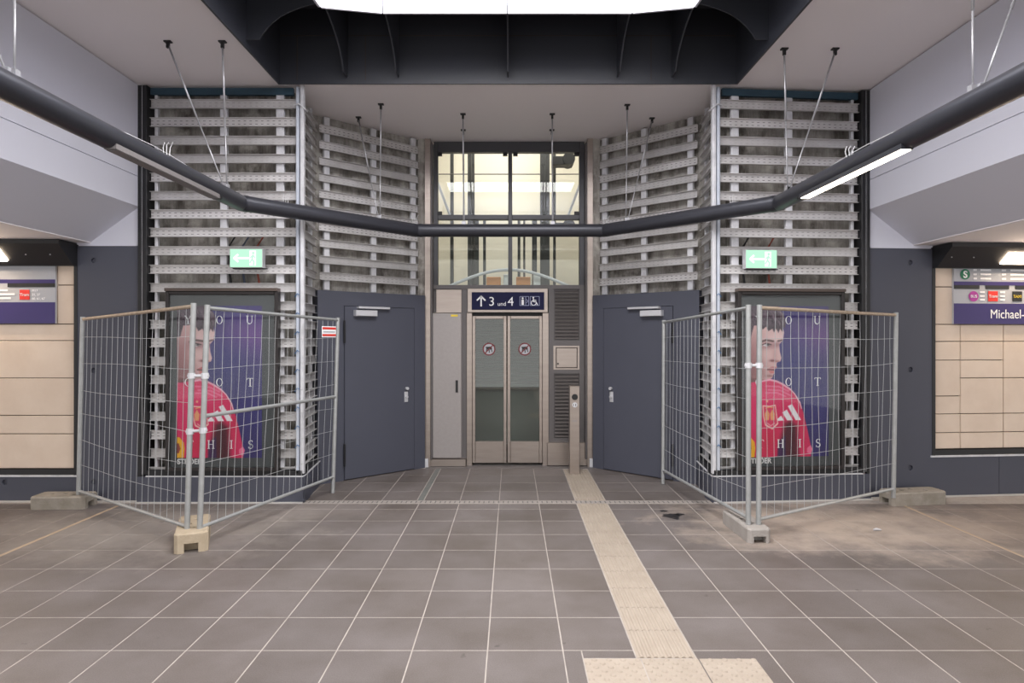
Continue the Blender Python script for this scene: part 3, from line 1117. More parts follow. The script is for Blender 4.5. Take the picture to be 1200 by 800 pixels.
MB().bbox(lx(652), lx(676), -0.010, 0.04, lz(430.5), lz(407.5)).build('hatch', M_STEEL, hp)
MB().tube([(lx(653.8), -0.011, lz(426)), (lx(653.8), -0.018, lz(426))], 0.012, 10).build('hatch_lock', M_BLACK, hp)
MB().bbox(lx(641), lx(689.5), -0.07, 0.05, 0.01, lz(517.5)).build('base_box', M_STEEL, lift)

cab = empty('switch_cabinet', (X0, LYF, 0), label='tall narrow stainless cabinet with a black slot handle beside the lift door', cat='cabinet')
MB().box(lx(506), lx(541.5), -0.045, 0.02, 0.10, lz(367)).build('body', M_STEEL2, cab)
dr = MB().bbox(lx(506.5), lx(541), -0.07, -0.046, 0.11, lz(367.5)).build('door', M_STEEL2, cab)
MB().bbox(lx(534.5), lx(537.2), -0.085, -0.069, lz(459), lz(445), 0.004).build('handle', M_INK, dr)
MB().flat([(lx(529), lz(371)), (lx(537), lz(371)), (lx(537), lz(368.8)), (lx(529), lz(368.8))], -0.072).build('sticker', M_YELL, dr)
MB().bbox(lx(503.5), lx(546.5), -0.10, 0.02, 0.005, 0.095).build('base', M_STEEL, cab)

# direction sign on the header
ds = empty('direction_sign', (X0, LYF - 0.034, lz(352.5)), label='dark blue lift sign reading 3 und 4 with arrow and wheelchair symbol', cat='sign')
sx0, sx1 = lx(553), lx(637.5)
MB().bbox(sx0, sx1, -0.012, 0.003, lz(363) - lz(352.5), lz(342.5) - lz(352.5), 0.002).build('board', M_SBLUE, ds)
yy = -0.014
def dx(px):
    return lx(px)
def dz(py):
    return lz(py) - lz(352.5)
b = MB()
b.stroke([(dx(564), dz(358.8)), (dx(564), dz(348.2))], 0.020, yy)
b.stroke([(dx(559.3), dz(352)), (dx(564), dz(347.4)), (dx(568.7), dz(352))], 0.020, yy)
b.build('arrow', M_TXT, ds)
text('lettering', '3', 0.165, M_TXT, ds, dx(572.6), yy, dz(358.3))
text('lettering', 'und', 0.075, M_TXT, ds, dx(583), yy, dz(358.3))
text('lettering', '4', 0.165, M_TXT, ds, dx(594.8), yy, dz(358.3))
M_PALE = mat('print_pale_blue', rgb(170, 176, 206), 0.5)
def outline(b, x0, x1, z0, z1, w):
    b.stroke([(x0, z0), (x1, z0)], w, yy)
    b.stroke([(x0, z1), (x1, z1)], w, yy)
    b.stroke([(x0, z0), (x0, z1)], w, yy)
    b.stroke([(x1, z0), (x1, z1)], w, yy)
b = MB()
outline(b, dx(609.2), dx(619.5), dz(358), dz(347.6), 0.006)
outline(b, dx(621.2), dx(631.8), dz(358), dz(347.6), 0.006)
b.stroke([(dx(616), dz(358)), (dx(616), dz(347.6))], 0.006, yy)
b.stroke([(dx(617), dz(351)), (dx(618.6), dz(353)), (dx(617), dz(355))], 0.006, yy)
b.build('symbol_frame', M_PALE, ds)
b = MB()
b.disc(dx(612.4), dz(349.6), 0, 0.013, yy, 12)
b.flat([(dx(611), dz(351.2)), (dx(613.8), dz(351.2)), (dx(613.8), dz(357.4)), (dx(611), dz(357.4))], yy)
b.disc(dx(624.8), dz(348.9), 0, 0.011, yy, 12)
b.disc(dx(625.2), dz(355), 0.026, 0.036, yy, 20, a0=110, a1=350)
b.stroke([(dx(624.8), dz(350)), (dx(625), dz(353.6)), (dx(628), dz(353.8)), (dx(629.6), dz(357.2))], 0.012, yy)
b.stroke([(dx(625), dz(351.8)), (dx(628), dz(352))], 0.010, yy)
b.build('pictogram', M_TXT, ds)

# call post
cp = empty('call_post', (mx(673, 7.93), 7.93, 0), label='slim stainless lift call post with black sensor on the tactile strip end', cat='call post')
MB().bbox(-0.063, 0.063, -0.04, 0.04, 0.001, 1.075, 0.006).build('post', M_STEEL, cp)
MB().tube([(0.002, -0.041, 0.94), (0.002, -0.046, 0.94)], 0.037, 20).build('sensor', M_INK, cp)
bt = MB().tube([(0.002, -0.041, 0.845), (0.002, -0.048, 0.845)], 0.031, 20).build('button', M_CLOSER, cp)
MB().tube([(0.002, -0.048, 0.845), (0.002, -0.050, 0.845)], 0.016, 16).build('button_centre', M_INK, bt)
MB().box(-0.005, 0.006, -0.052, -0.049, 0.83, 0.86).build('button_mark', M_TXT, bt)
MB().box(-0.03, 0.03, -0.0415, -0.04, 0.64, 0.66).build('label_plate', M_STEEL2, cp)

# window above the lift
win = empty('window_1', (X0, LYF, 0))
struct(win)
wx0, wx1 = lx(508), lx(685)
b = MB()
fw = 0.05
b.bbox(wx0, lx(513), 0, 0.09, lz(334), 4.215)
b.bbox(lx(679), wx1, 0, 0.09, lz(334), 4.215)
b.bbox(lx(513), lx(679), 0, 0.09, lz(178), 4.215)
b.bbox(lx(595.5), lx(600.3), 0, 0.09, lz(334), lz(178))
b.bbox(lx(513), lx(595.5), 0, 0.09, lz(257), lz(251.5))
b.bbox(lx(600.3), lx(679), 0, 0.09, lz(257), lz(251.5))
b.build('window_frame', M_WFRAME, win)
for (a, c) in ((513, 595.5), (600.3, 679)):
    for (u, d_) in ((251.5, 178), (334, 257)):
        MB().box(lx(a), lx(c), 0.04, 0.048, lz(u), lz(d_)).build('pane', M_WGLASS, win)
b = MB()
for px, pz in ((515, 180), (592, 180), (604, 180), (676, 180), (515, 249), (676, 249)):
    b.box(lx(px) - 0.03, lx(px) + 0.03, 0.02, 0.06, lz(pz) - 0.02, lz(pz) + 0.02)
b.build('corner_bracket', M_BLACK, win)

# lift shaft behind the glass
SB = 10.35
b = MB()
b.box(-1.15, 1.15, SB - LYF, SB - LYF + 0.1, 0, 5.2)
b.box(-1.25, -1.15, 0.1, SB - LYF, 0, 5.2)
b.box(1.15, 1.25, 0.1, SB - LYF, 0, 5.2)
b.box(-1.2, 1.2, 0.1, SB - LYF, 5.2, 5.3)
b.box(-1.2, 1.2, 0.1, SB - LYF, -0.1, -0.005)
sh = struct(b.build('wall_shaft', M_CREAM, None, (X0, LYF, 0)))
area('shaft_lamp_offscreen', (X0, 9.2, 5.1), 1.6, 1.0, 40, (1.0, 0.97, 0.93))
gr = empty('lift_guide_frame', (X0, LYF, 0), label='dark guide rails, brackets and cabin roof parts seen through the window above the lift', cat='lift machinery')
for x0, x1, y0 in ((-0.62, -0.52, 1.2), (-0.50, -0.44, 0.9), (0.46, 0.60, 1.2), (0.33, 0.40, 0.9), (-0.9, -0.85, 1.4), (0.12, 0.16, 0.8), (-0.58, -0.55, 1.0), (0.20, 0.23, 0.8), (0.66, 0.70, 1.3), (-0.38, -0.34, 0.95)):
    z1 = 5.1 if x0 not in (0.33, 0.12) else 3.4
    z1 = 3.4 if x0 in (0.33, 0.12, -0.50, 0.20, -0.38) else z1
    MB().bbox(x0, x1, y0, y0 + 0.06, 2.325, z1).build('guide_rail', M_GUIDE, gr)
MB().tube([(-1.15, 1.3, 4.12), (1.15, 1.3, 4.12)], 0.008, 6).build('cross_rod', M_DGREY, gr)
MB().tube([(-1.15, 1.3, 3.22), (1.15, 1.3, 3.22)], 0.008, 6).build('cross_rod', M_DGREY, gr)
for z in (4.22, 3.26):
    b = MB()
    b.bbox(0.62, 0.92, 0.9, 1.1, z - 0.06, z + 0.06)
    b.tube([(0.86, 0.88, z + 0.02), (0.86, 1.12, z + 0.02)], 0.09, 14)
    b.build('pulley', M_BLACK, gr)
MB().tube([(-1.1, 0.6, 4.1), (-0.8, 0.6, 3.3)], 0.02, 6).build('brace', M_WHITE, gr)
MB().tube([(1.1, 0.6, 4.1), (0.8, 0.6, 3.3)], 0.02, 6).build('brace', M_WHITE, gr)

cabin = empty('lift_cabin', (X0, LYF, 0), label='grey lift cabin waiting behind the glass sliding doors', cat='lift cabin')
b = MB()
b.box(-0.85, 0.85, 1.6, 1.64, 0.0, 2.28)
b.box(-0.87, -0.83, 0.16, 1.6, 0.0, 2.28)
b.box(0.83, 0.87, 0.16, 1.6, 0.0, 2.28)
b.build('cabin_wall', M_CABIN, cabin)
MB().box(-0.85, 0.85, 0.14, 1.62, 0.0, 0.015).build('cabin_floor', mat('cabin_floor', rgb(110, 106, 104), 0.6), cabin)
MB().box(-0.9, 0.9, 0.14, 1.66, 2.28, 2.32).build('cabin_roof', M_DGREY, cabin)
b = MB()
MB().box(-0.35, 0.35, 0.5, 1.2, 2.262, 2.278).build('cabin_light', mat('cabin_ceiling_panel', rgb(226, 232, 228), 0.5), cabin)
for i in range(17):
    z = 0.95 + i * 0.07
    MB().bbox(-0.8, 0.8, 1.575, 1.6, z, z + 0.045, 0.006).build('cabin_slat', M_STEEL2, cabin)
MB().tube([(-0.8, 1.54, 0.88), (0.8, 1.54, 0.88)], 0.02, 8).build('cabin_handrail', M_STEEL, cabin)
b = MB()
pts = []
for i in range(17):
    t = i / 16
    pts.append((-0.85 + 1.7 * t, 0.5, 2.36 + 0.24 * math.sin(math.pi * t)))
b.tube(pts, 0.022, 8)
b.build('roof_arch', M_WHITE, gr)  # arch, units and boxes belong to the cabin roof, parented to the guide frame
for x in (-0.32, 0.1):
    MB().bbox(x, x + 0.2, 0.7, 0.9, 2.325, 2.52).build('roof_unit', M_ORANGE, gr)
    MB().bbox(x + 0.24, x + 0.34, 0.65, 0.8, 2.325, 2.55).build('roof_box', M_CLOSER, gr)

# ------------------------------------------------------------------ poster print (painted on a fine grid as vertex colours)
def poster_mesh():
    NX, NZ = 168, 300
    PW, PH = 0.851, 1.525
    u = np.linspace(0, 1, NX)[None, :].repeat(NZ, 0)
    v = np.linspace(0, 1, NZ)[:, None].repeat(NX, 1)
    A = PH / PW                                   # isotropic coordinates: (u, v*A)
    X, Yv = u, v * A
    def C(r, g, b):
        return np.array((r, g, b), float) / 255.0
    img = np.zeros((NZ, NX, 3))
    def sm(d, w):
        t = np.clip(0.5 - d / w, 0, 1)
        return t * t * (3 - 2 * t)
    def blob(cx, cy, rx, ry, ang=0.0):
        ca, sa = math.cos(ang), math.sin(ang)
        dx_, dy_ = X - cx, Yv - cy * A
        a = (dx_ * ca + dy_ * sa) / rx
        b_ = (-dx_ * sa + dy_ * ca) / ry
        return np.exp(-(a * a + b_ * b_))
    def over(m, c):
        m = m[..., None]
        img[:] = img * (1 - m) + np.asarray(c) * m
    def curve(pts, n=8):
        P = [np.array(p) for p in pts]
        out = []
        m = len(P)
        for i in range(m):
            p0, p1, p2, p3 = P[i - 1], P[i], P[(i + 1) % m], P[(i + 2) % m]
            for k in range(n):
                t = k / n
                out.append(0.5 * (2 * p1 + (p2 - p0) * t + (2 * p0 - 5 * p1 + 4 * p2 - p3) * t * t + (3 * p1 - p0 - 3 * p2 + p3) * t ** 3))
        return out
    def polym(pts, soft=0.008, smooth=False):
        if smooth:
            pts = curve(pts)
        P = [(p[0], p[1] * A) for p in pts]
        ins = np.zeros(X.shape, bool)
        d = np.full(X.shape, 9.0)
        for i in range(len(P)):
            x0, y0 = P[i - 1]
            x1, y1 = P[i]
            cond = ((y0 > Yv) != (y1 > Yv))
            with np.errstate(divide='ignore', invalid='ignore'):
                xi = x0 + (Yv - y0) * (x1 - x0) / ((y1 - y0) if y1 != y0 else 1e-9)
            ins ^= cond & (X < xi)
            ex, ey = x1 - x0, y1 - y0
            L2 = ex * ex + ey * ey + 1e-12
            t = np.clip(((X - x0) * ex + (Yv - y0) * ey) / L2, 0, 1)
            d = np.minimum(d, np.hypot(X - x0 - t * ex, Yv - y0 - t * ey))
        return sm(np.where(ins, -d, d), soft)
    def line(pts, w, soft=0.008):
        d = np.full(X.shape, 9.0)
        for i in range(len(pts) - 1):
            x0, y0 = pts[i][0], pts[i][1] * A
            x1, y1 = pts[i + 1][0], pts[i + 1][1] * A
            ex, ey = x1 - x0, y1 - y0
            t = np.clip(((X - x0) * ex + (Yv - y0) * ey) / (ex * ex + ey * ey + 1e-12), 0, 1)
            d = np.minimum(d, np.hypot(X - x0 - t * ex, Yv - y0 - t * ey))
        return sm(d - w / 2, soft)
    # background
    img[:] = C(52, 46, 108)
    over(blob(0.9, 0.20, 0.45, 0.28) * 0.85, C(118, 70, 146))
    over(blob(0.55, 0.36, 0.3, 0.30) * 0.6, C(44, 46, 122))
    over(blob(0.95, 0.62, 0.35, 0.35) * 0.5, C(60, 50, 128))
    over(blob(0.9, 0.98, 0.4, 0.25) * 0.6, C(52, 38, 104))
    over(blob(0.62, 0.03, 0.3, 0.10) * 0.5, C(62, 56, 128))
    # neck
    over(polym([(-0.1, 0.40), (0.22, 0.44), (0.25, 0.50), (0.2, 0.56), (-0.1, 0.56)], 0.02), C(150, 96, 96))
    over(blob(0.04, 0.50, 0.10, 0.05) * 0.8, C(104, 52, 56))
    # face
    face = polym([(-0.1, 0.06), (0.2, 0.05), (0.40, 0.10), (0.445, 0.175), (0.432, 0.225), (0.385, 0.255), (0.392, 0.30), (0.412, 0.345), (0.400, 0.366),
                  (0.355, 0.375), (0.35, 0.392), (0.356, 0.408), (0.322, 0.424), (0.328, 0.440), (0.312, 0.455), (0.300, 0.475), (0.25, 0.492), (0.16, 0.485), (0.05, 0.47), (-0.1, 0.45)], 0.010)
    over(face, C(226, 188, 186))
    over(face * blob(0.02, 0.34, 0.17, 0.30) * 0.9, C(160, 104, 106))
    over(face * blob(0.0, 0.45, 0.2, 0.12) * 0.8, C(132, 78, 80))
    over(face * blob(0.36, 0.21, 0.12, 0.07) * 0.6, C(240, 212, 212))
    over(face * blob(0.22, 0.32, 0.08, 0.07) * 0.5, C(236, 204, 200))
    over(face * blob(0.25, 0.262, 0.12, 0.04) * 0.6, C(150, 100, 104))
    over(face * blob(0.36, 0.255, 0.05, 0.03) * 0.6, C(150, 104, 110))
    over(face * blob(0.33, 0.33, 0.03, 0.10) * 0.5, C(196, 142, 142))
    over(face * line([(0.15, 0.238), (0.22, 0.226), (0.31, 0.233)], 0.022, 0.02), C(92, 64, 66))
    over(face * line([(0.37, 0.232), (0.42, 0.226)], 0.018, 0.02), C(98, 70, 74))
    over(face * polym([(0.18, 0.262), (0.22, 0.249), (0.275, 0.258), (0.23, 0.270)], 0.012), C(232, 224, 226))
    over(face * blob(0.245, 0.256, 0.022, 0.016), C(46, 34, 38))
    over(face * line([(0.17, 0.258), (0.22, 0.247), (0.285, 0.256)], 0.010, 0.012), C(60, 42, 46))
    over(face * blob(0.30, 0.362, 0.035, 0.014) * 0.9, C(116, 60, 62))
    over(face * blob(0.36, 0.366, 0.03, 0.012) * 0.7, C(150, 88, 88))
    over(face * polym([(0.23, 0.418), (0.29, 0.402), (0.36, 0.404), (0.33, 0.421)], 0.012), C(190, 104, 108))
    over(face * line([(0.24, 0.421), (0.32, 0.424)], 0.012, 0.012), C(70, 28, 32))
    over(face * polym([(0.25, 0.426), (0.325, 0.428), (0.32, 0.447), (0.27, 0.447)], 0.012), C(206, 124, 124))
    over(face * blob(0.27, 0.463, 0.05, 0.015) * 0.7, C(130, 80, 80))
    # hair
    hair = polym([(-0.1, -0.05), (0.40, -0.05), (0.385, 0.01), (0.445, 0.06), (0.468, 0.115), (0.455, 0.15), (0.435, 0.135), (0.425, 0.172), (0.395, 0.15),
                  (0.375, 0.178), (0.345, 0.148), (0.32, 0.175), (0.30, 0.15), (0.25, 0.166), (0.225, 0.135), (0.18, 0.155), (0.16, 0.125), (0.07, 0.13), (0.04, 0.20), (-0.1, 0.22)], 0.014)
    over(hair, C(88, 70, 84))
    rs = np.random.RandomState(3)
    for i in range(90):
        x0, y0 = rs.uniform(-0.02, 0.42), rs.uniform(0.0, 0.11)
        x1, y1 = x0 + rs.uniform(0.0, 0.07), y0 + rs.uniform(0.025, 0.06)
        c = C(140, 118, 132) if i % 2 else C(48, 34, 44)
        over(hair * line([(x0, y0), ((x0 + x1) / 2 + 0.015, (y0 + y1) / 2), (x1, y1)], 0.006, 0.010) * 0.7, c)
    over(hair * blob(0.2, 0.145, 0.3, 0.03) * 0.6, C(44, 32, 40))
    # shirt
    shirt_pts = [(-0.1, 0.505), (0.06, 0.505), (0.16, 0.495), (0.27, 0.482), (0.36, 0.494), (0.437, 0.515), (0.52, 0.545), (0.58, 0.58), (0.648, 0.64), (0.69, 0.72),
                 (0.73, 0.81), (0.758, 0.88), (0.785, 0.95), (0.77, 1.05), (-0.1, 1.05)]
    shirt = polym(shirt_pts, 0.012)
    over(shirt, C(222, 38, 98))
    over(shirt * blob(0.3, 0.60, 0.25, 0.08) * 0.7, C(240, 78, 130))
    over(shirt * blob(0.06, 0.75, 0.2, 0.25) * 0.5, C(236, 52, 118))
    over(shirt * blob(0.25, 0.9, 0.15, 0.2) * 0.6, C(206, 36, 66))
    over(shirt * blob(0.62, 0.80, 0.12, 0.2) * 0.5, C(206, 28, 72))
    for pts in ([(0.22, 0.53), (0.38, 0.535), (0.50, 0.565)], [(0.25, 0.555), (0.40, 0.560), (0.53, 0.595)], [(0.22, 0.575), (0.36, 0.575), (0.46, 0.60)]):
        over(shirt * line(pts, 0.010, 0.03) * 0.8, C(250, 170, 196))
    over(shirt * line([(0.16, 0.495), (0.27, 0.486), (0.36, 0.498), (0.437, 0.519), (0.52, 0.55)], 0.03, 0.02) * 0.85, C(246, 208, 220))
    over(shirt * line([(0.52, 0.55), (0.58, 0.585), (0.645, 0.645), (0.66, 0.68)], 0.012, 0.01), C(250, 226, 232))
    over(shirt * polym([(0.455, 0.78), (0.52, 0.76), (0.60, 0.80), (0.63, 1.05), (0.37, 1.05), (0.40, 0.90)], 0.10) * 0.92, C(66, 14, 30))
    over(shirt * polym([(0.37, 0.90), (0.46, 0.86), (0.47, 1.05), (0.36, 1.05)], 0.03) * 0.85, C(54, 30, 84))
    over(polym([(0.73, 0.945), (0.775, 0.925), (0.80, 0.95), (0.78, 0.985), (0.73, 0.975)], 0.012), C(246, 120, 160))
    # yellow figure
    over(polym([(-0.1, 0.86), (0.03, 0.865), (0.08, 0.90), (0.09, 0.94), (0.075, 1.02), (-0.1, 1.02)], 0.01, False), C(246, 184, 40))
    over(polym([(-0.1, 0.90), (0.02, 0.905), (0.04, 0.94), (0.02, 0.97), (-0.1, 0.97)], 0.01), C(150, 70, 60))
    # three bars
    def uv(x, y):
        return ((860 + 0.15 * x - 876.5) / 99.5, (440 + 0.15 * y - 357.5) / 178.5)
    for q in ([(435, 240), (470, 225), (545, 352), (500, 352)], [(390, 290), (427, 268), (478, 353), (430, 353)], [(345, 345), (380, 316), (405, 354), (345, 356)]):
        over(polym([uv(*p) for p in q], 0.008), C(246, 244, 248))
    # shield with star
    sh_ = [uv(*p) for p in [(228, 232), (285, 236), (335, 228), (348, 320), (358, 380), (310, 424), (250, 392), (232, 320)]]
    over(polym(sh_, 0.008), C(250, 206, 196))
    cxs = np.mean([p[0] for p in sh_])
    cys = np.mean([p[1] for p in sh_])
    over(polym([(cxs + (p[0] - cxs) * 0.86, cys + (p[1] - cys) * 0.88) for p in sh_], 0.008), C(226, 60, 104))
    for q in ([(245, 300), (265, 262), (285, 300), (280, 350), (250, 350)], [(290, 300), (310, 262), (330, 300), (328, 350), (295, 350)]):
        over(polym([uv(*p) for p in q], 0.012) * 0.9, C(240, 182, 120))
    over(line([uv(255, 255), uv(285, 246), (uv(320, 252))], 0.012) * 0.8, C(244, 196, 110))
    over(line([uv(270, 375), uv(295, 395), uv(325, 375)], 0.012) * 0.8, C(248, 190, 190))
    st = []
    for k in range(10):
        r_ = 15 if k % 2 == 0 else 6
        a = -math.pi / 2 + k * math.pi / 5
        st.append(uv(266 + r_ * math.cos(a), 200 + r_ * math.sin(a)))
    over(polym(st, 0.006), C(246, 190, 150))
    # mesh
    lin_ = np.where(img <= 0.04045, img / 12.92, ((img + 0.055) / 1.055) ** 2.4)
    xs = np.linspace(0, PW, NX)
    zs = np.linspace(PH, 0, NZ)
    co = np.zeros((NZ, NX, 3))
    co[..., 0] = xs[None, :]
    co[..., 2] = zs[:, None]
    idx = np.arange(NX * NZ).reshape(NZ, NX)
    fa = np.stack([idx[1:, :-1], idx[1:, 1:], idx[:-1, 1:], idx[:-1, :-1]], -1).reshape(-1, 4)
    me = bpy.data.meshes.new('poster_print')
    me.from_pydata(co.reshape(-1, 3).tolist(), [], fa.tolist())
    at = me.color_attributes.new('print', 'FLOAT_COLOR', 'POINT')
    rgba = np.ones((NX * NZ, 4), np.float32)
    rgba[:, :3] = lin_.reshape(-1, 3)
    at.data.foreach_set('color', rgba.ravel())
    me.update()
    return me, PW, PH

PM, PW, PH = poster_mesh()

def serif(ch, b, cx, cz, h, y):
    """light serif capitals built from strokes; cx, cz = centre"""
    w, t, T = h * 0.78, h * 0.05, h * 0.13
    def S(pts, ww):
        b.stroke([(cx + p[0] * h, cz + p[1] * h) for p in pts], ww, y)
    if ch == 'O' or ch == 'G':
        n = 26
        a0, a1 = (0, 360) if ch == 'O' else (38, 322)
        for i in range(n):
            q = []
            aa = [R(a0 + (a1 - a0) * (i + k) / n) for k in (0, 1)]
            for a in aa:
                q.append((cx + 0.40 * h * math.cos(a), cz + 0.5 * h * math.sin(a)))
            for a in aa[::-1]:
                q.append((cx + 0.28 * h * math.cos(a), cz + 0.455 * h * math.sin(a)))
            b.flat(q, y)
        if ch == 'G':
            S([(0.30, -0.30), (0.30, 0.0)], T)
            S([(0.14, 0.0), (0.42, 0.0)], t)
    elif ch == 'I':
        S([(0, -0.5), (0, 0.5)], T)
        S([(-0.17, -0.48), (0.17, -0.48)], t)
        S([(-0.17, 0.48), (0.17, 0.48)], t)
    elif ch == 'H':
        for x in (-0.27, 0.27):
            S([(x, -0.5), (x, 0.5)], T)
            S([(x - 0.15, -0.48), (x + 0.15, -0.48)], t)
            S([(x - 0.15, 0.48), (x + 0.15, 0.48)], t)
        S([(-0.27, 0.02), (0.27, 0.02)], t)
    elif ch == 'T':
        S([(0, -0.5), (0, 0.48)], T)
        S([(-0.36, 0.48), (0.36, 0.48)], t)
        S([(-0.36, 0.48), (-0.38, 0.30)], t)
        S([(0.36, 0.48), (0.38, 0.30)], t)
        S([(-0.16, -0.48), (0.16, -0.48)], t)
    elif ch == 'U':
        S([(-0.28, 0.5), (-0.28, -0.2), (-0.18, -0.42), (0.02, -0.48)], T)
        S([(0.02, -0.48), (0.2, -0.40), (0.28, -0.18), (0.28, 0.5)], t * 1.3)
        S([(-0.43, 0.48), (-0.13, 0.48)], t)
        S([(0.14, 0.48), (0.42, 0.48)], t)
    elif ch == 'Y':
        S([(0, -0.5), (0, 0.0), (-0.32, 0.48)], T)
        S([(0, 0.0), (0.32, 0.48)], t * 1.3)
        S([(-0.16, -0.48), (0.16, -0.48)], t)
        S([(-0.46, 0.48), (-0.18, 0.48)], t)
        S([(0.2, 0.48), (0.44, 0.48)], t)
    elif ch == 'S':
        pts = []
        for i in range(13):
            a = R(40 + i * 230 / 12)
            pts.append((0.22 * math.cos(a), 0.25 + 0.23 * math.sin(a)))
        for i in range(1, 14):
            a = R(90 - i * 230 / 13)
            pts.append((0.24 * math.cos(a), -0.24 + 0.25 * math.sin(a)))
        n = len(pts)
        ws = [t + (T - t) * math.sin(math.pi * i / (n - 1)) for i in range(n)]
        S(pts, ws)
        S([(0.20, 0.48), (0.20, 0.28)], t)
        S([(-0.25, -0.48), (-0.25, -0.26)], t)

for s in (-1, 1):
    loc, ang, mi = front(s)
    # local offset of the case, its left end as seen
    x0, x1 = (0.305, 1.43) if s < 0 else (LF - 1.43, LF - 0.305)
    pc = empty('poster_case', (loc[0] + x0 * math.cos(ang), loc[1] + x0 * math.sin(ang), 0.326), ang,
               label='black framed football poster case ' + SIDE[s], cat='poster', group='poster cases behind the fences')
    Wc, Hc = x1 - x0, 1.80
    b = MB()
    b.bbox(0, 0.035, -0.085, -0.005, 0, Hc, 0.006)
    b.bbox(Wc - 0.035, Wc, -0.085, -0.005, 0, Hc, 0.006)
    b.bbox(0.035, Wc - 0.035, -0.085, -0.005, 0, 0.035, 0.006)
    b.bbox(0.035, Wc - 0.035, -0.085, -0.005, Hc - 0.035, Hc, 0.006)
    b.build('frame', M_CASE, pc)
    MB().box(0.0, Wc, -0.10, -0.005, Hc, Hc + 0.03).build('hood', M_WARMREFL, pc)
    MB().box(0.035, Wc - 0.035, -0.05, -0.006, 0.035, Hc - 0.035).build('back_board', M_MAT, pc)
    px0 = 0.105 if s < 0 else 0.115
    pz0 = Hc - 0.145 - PH
    po = link('poster', PM, M_PRINT, pc, (px0, -0.054, pz0))
    for word, v in (('YOU', 0.093), ('GOT', 0.503), ('THIS', 0.912)):
        us = {'YOU': (0.13, 0.50, 0.856), 'GOT': (0.13, 0.50, 0.862), 'THIS': (0.155, 0.40, 0.64, 0.868)}[word]
        for ch, uu in zip(word, us):
            b = MB()
            serif(ch, b, uu * PW, PH * (1 - v), 0.082, -0.002)
            b.build('letter', M_TXT, po)
    text('lettering', 'STR\u00d6ER', 0.072, mat('print_grey', rgb(226, 226, 226), 0.5) if 'print_grey' not in bpy.data.materials else bpy.data.materials['print_grey'],
         pc, px0, -0.052, pz0 - 0.062, bold=0.0018, sx=0.95)
    MB().box(0.035, Wc - 0.035, -0.074, -0.070, 0.035, Hc - 0.035).build('pane', M_CGLASS, pc)

    # ---- emergency exit light box on the rails
    ex, ez = (0.95, 2.455) if s < 0 else (LF - 1.355, 2.45)
    e = empty('exit_sign', (loc[0] + ex * math.cos(ang), loc[1] + ex * math.sin(ang), ez), ang,
              label='small glowing green exit box above the poster ' + SIDE[s], cat='exit sign', group='emergency exit signs')
    MB().bbox(0.0, 0.33, -0.085, -0.01, -0.095, 0.095, 0.004).build('housing', M_CLOSER, e)
    MB().box(0.02, 0.35, -0.06, -0.004, -0.105, -0.096).build('base_rail', M_BLACK, e)
    MB().flat([(0.006, -0.089), (0.324, -0.089), (0.324, 0.089), (0.006, 0.089)], -0.0865).build('light_face', M_EXIT, e)
    b = MB()
    yq = -0.0885
    b.flat([(0.20, -0.075), (0.265, -0.075), (0.265, 0.075), (0.20, 0.075)], yq)
    b.stroke([(0.19, 0.0), (0.05, 0.0)], 0.02, yq)
    b.stroke([(0.085, 0.035), (0.045, 0.0), (0.085, -0.035)], 0.02, yq)
    b.build('pictogram', M_EXITW, e)
    b = MB()
    yq = -0.0905
    b.disc(0.238, 0.05, 0, 0.013, yq, 12)
    b.stroke([(0.236, 0.032), (0.226, -0.012), (0.246, -0.038), (0.240, -0.07)], 0.014, yq)
    b.stroke([(0.226, -0.012), (0.206, -0.045)], 0.012, yq)
    b.stroke([(0.210, 0.005), (0.236, 0.028), (0.256, 0.004)], 0.010, yq)
    b.build('running_figure', M_EXIT, e)
    # loose cables behind the rails
    b_x = (0.86, 1.0, 1.15) if s < 0 else (0.35, 0.5, 0.62)
    for k, xx in enumerate(b_x):
        if s > 0 and k == 1:
            continue
        p0 = Vector((xx, 0.11, 2.72))
        b = MB()
        b.tube([(xx + 0.16, 0.12, 2.76), (xx + 0.06, 0.115, 2.70), (xx, 0.11, 2.60), (xx - 0.01, 0.11, 2.42), (xx + 0.02, 0.12, 2.2)], 0.011, 6)
        o = b.build('loose_cable', (M_INK, mat('cable_blue_grey', rgb(70, 78, 96), 0.6) if 'cable_blue_grey' not in bpy.data.materials else bpy.data.materials['cable_blue_grey'], mat('cable_rust', rgb(140, 66, 50), 0.6) if 'cable_rust' not in bpy.data.materials else bpy.data.materials['cable_rust'])[k], None, loc, (0, 0, ang))
        tag(o, ('black', 'blue grey', 'rust red')[k] + ' loose cable behind the rails ' + SIDE[s], 'cable', 'loose cables behind the rails')

rb = empty('hydrant_box', (OL[0] + 0.2, OL[1] + 0.12, 0.33), 0, label='red box behind the rails beside the poster case', cat='box')
MB().bbox(0, 0.09, 0, 0.05, 0, 0.45, 0.006).build('body', M_REDHOSE, rb)
MB().bbox(0.02, 0.07, -0.008, 0, 0.3, 0.4, 0.002).build('plate', M_DRED, rb)

